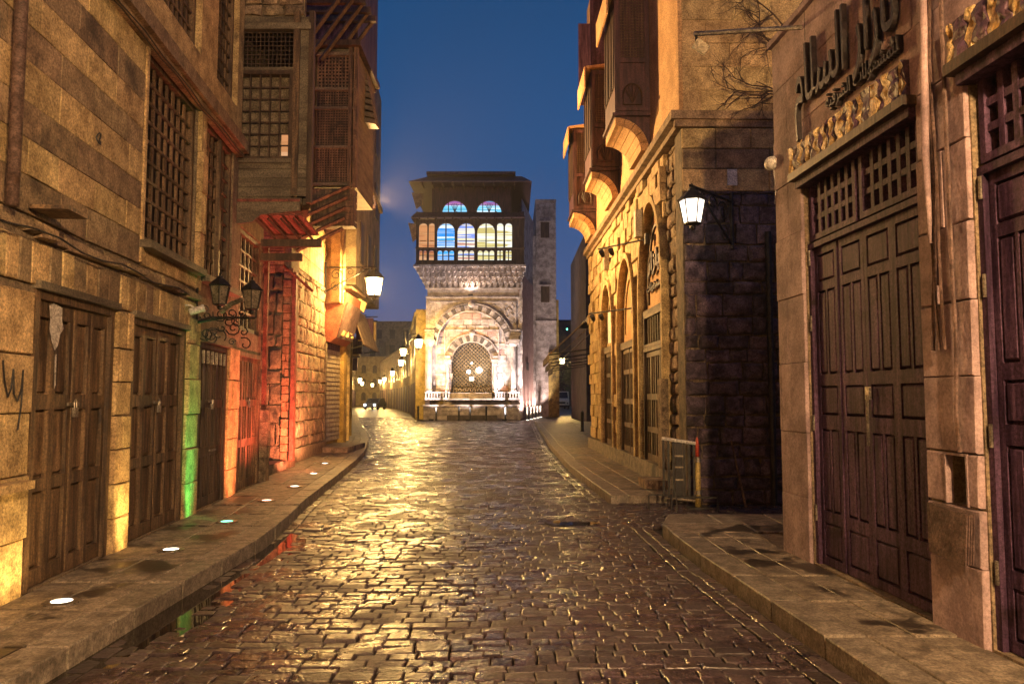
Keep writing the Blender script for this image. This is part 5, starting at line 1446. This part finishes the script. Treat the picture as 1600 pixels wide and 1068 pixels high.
wall_lamp('street lamp on the flank of the pale tower block', (3.82,70.5,4.6), (4.6,70.5,4.9), .45, 5000, SODIUM, clutter=False, group='lamps of the far street')
# bollards
k = 0
for (x,y) in ((-6.4,52.6),(-5.15,52.4),(-3.6,52.2),(-2.85,52.3),(-1.75,52.3),(-.45,52.2)):
    t = thing('bollard', 'dark metal bollard before the fountain house, '+('far left by the lamp','left of the bench','left of the arch centre','under the arch centre','right of the arch centre','by the right column')[k], 'bollard', (x,y,0), 0, 'bollards before the fountain house')
    obj('shaft', MB().lathe((0,0,0),[(.09,0),(.09,.04),(.065,.08),(.065,.86),(.08,.88),(.075,.96),(.03,1.0)],8), M['iron'], t, smooth=True); k += 1
k = 0
for (x,y) in ((1.05,53.4),(1.35,55.4),(1.65,57.4),(1.95,59.4),(2.25,61.2)):
    t = thing('bollard', 'pale lit bollard in the row right of the fountain house, number '+('one','two','three','four','five')[k]+' from the corner', 'bollard', (x,y,0), 0, 'bollards right of the fountain house')
    obj('shaft', MB().lathe((0,0,0),[(.09,0),(.09,.04),(.065,.08),(.065,.86),(.08,.88),(.075,.96),(.03,1.0)],8), M['steel'], t, smooth=True)
    g = thing('ground_light', 'white ground light at the foot of the pale bollards, '+('nearest','second','third','fourth','farthest')[k], 'ground light', (x+.02,y-.55,0.0), 0, 'white ground lights right of the fountain house')
    obj('rim', MB().lathe((0,0,0),[(.15,0),(.15,.02),(.115,.03),(.115,.02)],14), M['steel'], g)
    obj('lens', MB().lathe((0,0,0),[(.11,0),(.11,.035),(.01,.05)],14), M['lens'], g)
    lamp_light('SPOT','beam',g,(0,0,.08),550 if k < 3 else 700,(1.0,.80,.72),.1,(-.35,1.3,3.0),75,.6); k += 1
t = thing('bollard', 'dark bollard standing alone on the right hand pavement edge', 'bollard', (3.05,33.5,.12), 0)
obj('shaft', MB().lathe((0,0,0),[(.10,0),(.07,.05),(.07,.78),(.09,.80),(.03,.88)],8), M['iron'], t, smooth=True)

# floodlights washing the fountain house (set on its plinth and bench)
def flood(label, loc, aim, energy, col, size, s=.16):
    t = thing('floodlight', label, 'floodlight', loc, 0, 'floodlights at the fountain house')
    obj('housing', MB().box(-s,s,-.08,.08,-.08,.02), M['iron'], t)
    lamp_light('SPOT','beam',t,(0,0,.06),energy,col,.08,aim,size,.8)
flood('small floodlight on the left end of the stone bench', (-5.4,51.6,.12), (.05,.85,2.0), 1250, (1.0,.86,.79), 90)
flood('small floodlight before the middle of the stone bench', (-2.9,51.0,.12), (0,.9,2.2), 1500, (1.0,.87,.81), 110)
flood('small floodlight on the right end of the stone bench', (-.5,51.6,.12), (-.05,.85,2.0), 1650, (1.0,.90,.88), 90)
flood('floodlight on the ledge at the left jamb', (-4.85,54.0,1.62), (.02,.28,2.0), 120, (1.0,.74,.64), 85)
flood('floodlight on the ledge at the right jamb', (-1.05,54.0,1.62), (.02,.28,2.0), 420, (.93,.95,1.0), 85)
flood('floodlight on the frieze ledge under the stalactite cornice', (-2.9,53.35,8.75), (0,-.35,1), 230, (1.0,.78,.60), 150)

# ------------------------------------------------------------------ far left street
def block(name,label,x,y,w,d,h,m,rz=0,nw=3,nf=3,wm='wood',arch=False,cat='building'):
    t = thing(name,label,cat,(x,y,0),rz)
    obj('wall', MB().box(0,w,0,d,0,h), m, t)
    bar('cornice', m, t, -.12,w+.12,-.15,-.003,h-.35,h-.1)
    for j in range(nf):
        for i in range(nw):
            ww = w/nw; a = ww*i+ww*.3; b = ww*i+ww*.7; z = 1.0+ (h-1.6)*j/nf; hh = (h-1.6)/nf*.6
            if arch: obj('window', MB().extr([(a,z),(b,z)]+circ((a+b)/2,z+hh-(b-a)/2,(b-a)/2,6),-.06,-.0), M[wm], t)
            else: obj('window', MB().box(a,b,-.05,-.002,z,z+hh), M[wm], t)
            bar('window_sill', m, t, a-.08,b+.08,-.14,-.002,z-.14,z-.02)
    return t
def wall_run(name,label,P,h,m,step=3.2,side=1,cat='building',wm='wood'):
    """street front following a bent line, with shop openings and windows"""
    for i in range(len(P)-1):
        a = Vector(P[i]); b = Vector(P[i+1]); L = (b-a).length; ang = math.atan2(b.y-a.y,b.x-a.x)
        hh = h[i] if isinstance(h,(list,tuple)) else h
        t = thing(name, label[i] if isinstance(label,(list,tuple)) else label, cat, (a.x,a.y,0), ang)
        y0,y1 = (0,3) if side>0 else (-3,0)
        mm = m[i] if isinstance(m,(list,tuple)) else m
        obj('wall', MB().box(0,L,y0,y1,0,hh), mm, t)
        f = -.04 if side>0 else .0
        n = max(1,int(L/step))
        for k in range(n):
            x = L*(k+.2)/n; w = L/n*.6
            obj('shop_opening', MB().box(x,x+w,f,f+.04,.1,2.7), M['wood3'], t)
            z = 3.6; 
            while z+1.3 < hh-.5:
                obj('window', MB().extr([(x+.2,z),(x+w-.2,z)]+circ(x+w/2,z+1.0,max(.1,w/2-.2),6),f,f+.04), M[wm], t); z += 2.6
        bar('cornice', mm, t, 0,L,f-.10,f+.14,hh-.4,hh-.2)
wall_run('shop_row', ['low ochre shop row at the bend of the left pavement','ochre shop row farther along the left side','far left street front in shadow','last shop row on the left of the far street'], [(-6.35,30.2),(-8.7,40),(-13.2,60),(-21,100),(-35,175)], [5.2,5.0,6.0,7.5], [M['tanbld'],M['tanbld'],M['yellow'],M['tanbld']], side=1)
wall_run('street_front', ['ochre street front beside the fountain house','long arcaded ochre front along the far street','farthest ochre front closing the street'], [(-6.9,55),(-9.5,72),(-14,95),(-22,128)], [7.9,6.6,7.6], [M['yellow'],M['lime2'],M['tanbld']], side=-1, step=4)
block('end_house','dim tall house with pinkish rooftop closing the far street',-32,176,12,10,19,M['tanbld'],0,4,5)
t = block('rooftop_house','wide dim building stepping down behind the far lamps',-38,168,9,8,14,M['tanbld'],0,3,4)
block('backdrop_house','unlit apartment building far behind the left street',-24,185,12,10,21,M['darkbld'],0,4,6)
block('terrace_house','ochre house with balcony above the far lamps',-30,140,10,6,9.0,M['lime2'],0,5,3,arch=True)
# vehicle at the far end with headlights
def vehicle(label,x,y,rz,paint,w,l,h,van=False,lights=False,group=None,cat='car'):
    t = thing('parked_'+('van' if van else 'car'),label,cat,(x,y,0),rz,group)
    if van: prof = [(-l/2,.35),(l/2,.35),(l/2,h*.88),(l/2-.12,h),(-l/2+.75,h),(-l/2+.30,h*.60),(-l/2,h*.50)]
    else: prof = [(-l/2,.3),(l/2,.3),(l/2,h*.60),(l/2-.5,h*.66),(l/2-1.0,h),(-l/2+1.7,h),(-l/2+1.0,h*.62),(-l/2+.05,h*.52)]
    n = len(prof)
    mb = MB().add([(-w/2,p[0],p[1]) for p in prof]+[(w/2,p[0],p[1]) for p in prof],[tuple(range(n)),tuple(range(n,2*n))[::-1]]+[(i,i+n,(i+1)%n+n,(i+1)%n) for i in range(n)])
    obj('body', mb, paint, t)
    if van:
        obj('windscreen', MB().add([(-w/2+.12,-l/2+.33,h*.62),(w/2-.12,-l/2+.33,h*.62),(w/2-.16,-l/2+.70,h*.95),(-w/2+.16,-l/2+.70,h*.95)],[(0,1,2,3)]), M['glassd'], t, loc=(0,-.02,.01))
        obj('side_window', MB().box(-w/2-.01,-w/2,-l/2+.9,l/2-.3,h*.6,h*.88), M['glassd'], t); obj('side_window', MB().box(w/2,w/2+.01,-l/2+.9,l/2-.3,h*.6,h*.88), M['glassd'], t)
        obj('bumper', MB().box(-w/2-.02,w/2+.02,-l/2-.10,-l/2,.30,.55), M['iron'], t); obj('grille', MB().box(-.45,.45,-l/2-.02,-l/2,.75,.98), M['iron'], t)
    else:
        obj('windscreen', MB().add([(-w/2+.14,-l/2+1.0,h*.64),(w/2-.14,-l/2+1.0,h*.64),(w/2-.2,-l/2+1.68,h*.97),(-w/2+.2,-l/2+1.68,h*.97)],[(0,1,2,3)]), M['glassd'], t, loc=(0,-.03,.01))
    for sx in (-1,1):
        for sy in (-l/2+.75,l/2-.75):
            wh = obj('wheel', MB().lathe((0,0,0),[(.31,-.10),(.33,-.06),(.33,.06),(.31,.10)],14), M['iron'], t, loc=(sx*(w/2-.06),sy,.33), rot=(0,R(90),0))
            obj('rim', MB().lathe((0,0,0),[(.18,-.11),(.18,.11)],10), M['steel'], wh)
        obj('headlight', MB().lathe((0,0,0),[(.11,-.02),(.11,.03),(.03,.05)],10), M['headl'] if lights else M['panedrk'], t, loc=(sx*(w/2-.25),-l/2-.02,.80 if van else .62), rot=(R(90),0,0))
    return t
vehicle('pale minibus parked under the dark trees right of the fountain house', 6.35, 103, R(4), M['carpaint'], 1.95, 4.8, 2.35, True, False, cat='minibus')
vehicle('car with bright headlights at the far end of the left street', -17.6, 99, R(-8), M['cardark'], 1.75, 4.2, 1.45, False, True)

# ------------------------------------------------------------------ far right branch
block('dark_end_building','unlit building mass behind the right branch street',3.0,135,18,10,15.2,M['darkbld'],0,5,5)
block('right_branch_house','dark narrow house beyond the corner house on the right',4.55,47,6,12,11.8,M['darkbld'],0,2,4)
t = thing('shop_porch','dark timber porch front with posts past the corner house','porch',(2.5,23.6,0),0)
obj('wall', MB().box(.45,4,2.5,3.0,0,4.2), M['wood3'], t)
for (x,y) in ((.02,.1),(.30,1.6),(.55,3.2)): bar('post', M['wood'], t, x,x+.14,y,y+.14,.12,4.0)
obj('roof', MB().box(-.1,4,.0,3.2,4.0,4.15), M['wood'], t)
for k,(x0,y0,z0,x1,y1,z1,wd) in enumerate(((2.5,25,4.75,-.0,0,0,0),(2.8,30,4.7,0,0,0,0),(3.2,36,4.7,0,0,0,0))):
    t = thing('street_awning', ('nearest','middle','farthest')[k]+' sloping cloth awning over the right branch pavement', 'awning', (x0,y0,z0), 0, 'sloping awnings on the right')
    L = 4.0
    obj('cloth', MB().add([(.6,0,0),(.6,L,0),(-1.3,L,-1.75),(-1.3,0,-1.75),(.6,0,-.04),(.6,L,-.04),(-1.3,L,-1.79),(-1.3,0,-1.79)],[(0,1,2,3),(7,6,5,4),(0,4,5,1),(1,5,6,2),(2,6,7,3),(3,7,4,0)]), M['awning'], t)
    obj('valance', MB().box(-1.33,-1.29,0,L,-2.02,-1.79), M['awning'], t)
    for q in (0.1,L-.1): obj('support_rod', MB().tube([(-1.3,q,-1.78),(.6,q,-1.5)],.02,4), M['iron'], t)
tag(obj('hanging_board', MB().box(3.0,3.8,27.9,27.98,3.35,4.0), M['signylw']), 'small yellow board hanging under the awnings on the right', 'sign')
tag(obj('indicator_lamp', MB().lathe((9.3,129,13.0),[(.02,-.15),(.15,0),(.02,.15)],8), emis('green_pilot',(.1,1,.6),5)), 'tiny green light in the dark mass on the far right', 'light')
# dark trees on the right branch
def tree(label,x,y,h,rad,seed):
    t = thing('street_tree',label,'tree',(x,y,0),0,'dark trees on the right branch')
    r = random.Random(seed)
    tr = MB().tube([(0,0,0),(.1,0,h*.3),(0,.1,h*.6)],[.22,.16,.08],7)
    for k in range(6):
        a = k*1.05; tr.tube([(0,0,h*(.3+.05*k)),(math.cos(a)*rad*.5,math.sin(a)*rad*.5,h*(.5+.05*k))],[.07,.03],5)
    obj('trunk', tr, M['wood2'], t)
    mb = MB()
    cl = [(r.uniform(-1,1)*rad*.7,r.uniform(-1,1)*rad*.7,h*.62+r.uniform(-1,1)*h*.28) for _ in range(14)]
    for k in range(2200):
        c = r.choice(cl); q = Vector((r.gauss(0,.36),r.gauss(0,.36),r.gauss(0,.34)))*rad*.55
        p = Vector(c)+q; s = r.uniform(.10,.20)
        u = Vector((r.gauss(0,1),r.gauss(0,1),r.gauss(0,.6))).normalized(); v = u.orthogonal().normalized()
        mb.add([p-u*s,p+v*s*.5,p+u*s,p-v*s*.5],[(0,1,2,3)])
    obj('crown', mb, M['leaf'], t)
tree('dark tree right of the parked minibus', 9.6, 108, 7.5, 3.0, 1)
tree('dark tree leaning over the far right shop', 8.4, 86, 6.5, 2.4, 2)
tree('dark tree at the far end of the right branch', 12.0, 122, 9, 3.5, 3)

hz = bpy.data.materials.new('street_mist'); hz.use_nodes = True
hn = hz.node_tree; hn.nodes.remove(hn.nodes['Principled BSDF'])
pv = hn.nodes.new('ShaderNodeVolumePrincipled'); pv.inputs['Color'].default_value = (.9,.9,.95,1); pv.inputs['Density'].default_value = .0006
pv.inputs['Anisotropy'].default_value = .6
hn.links.new(pv.outputs[0], hn.nodes['Material Output'].inputs['Volume'])
obj('haze', MB().box(-70,60,-40,215,-1.2,24), hz, kind='stuff')

# bare climbing twigs over the corner by the lane
tw = thing('bare_climber', 'leafless twigs spreading over the banded wall above the side lane', 'climbing plant', (4.3,11.55,6.2), 0)
rt = random.Random(9); mb = MB()
def twig(p, d, L, r_, dep):
    q = p; pts = [p]
    for i in range(5):
        d = (d + Vector((rt.gauss(0,.22), rt.gauss(0,.05), rt.gauss(0,.22)))).normalized(); q = q + d*L/5
        q.y = min(max(q.y, -.22), -.02); pts.append(q)
    mb.tube(pts, [r_*(1-.14*i) for i in range(6)], 4)
    if dep:
        for k in range(3): twig(pts[2+k], (d + Vector((rt.gauss(0,.7), rt.gauss(0,.1), rt.gauss(0,.7)))).normalized(), L*.62, r_*.6, dep-1)
for k in range(4): twig(Vector((.4-.1*k,-.1,-.3+.35*k)), Vector((-1,0,.35+.2*k)).normalized(), 1.1, .022, 3)
obj('twigs', mb, M['wood'], tw)
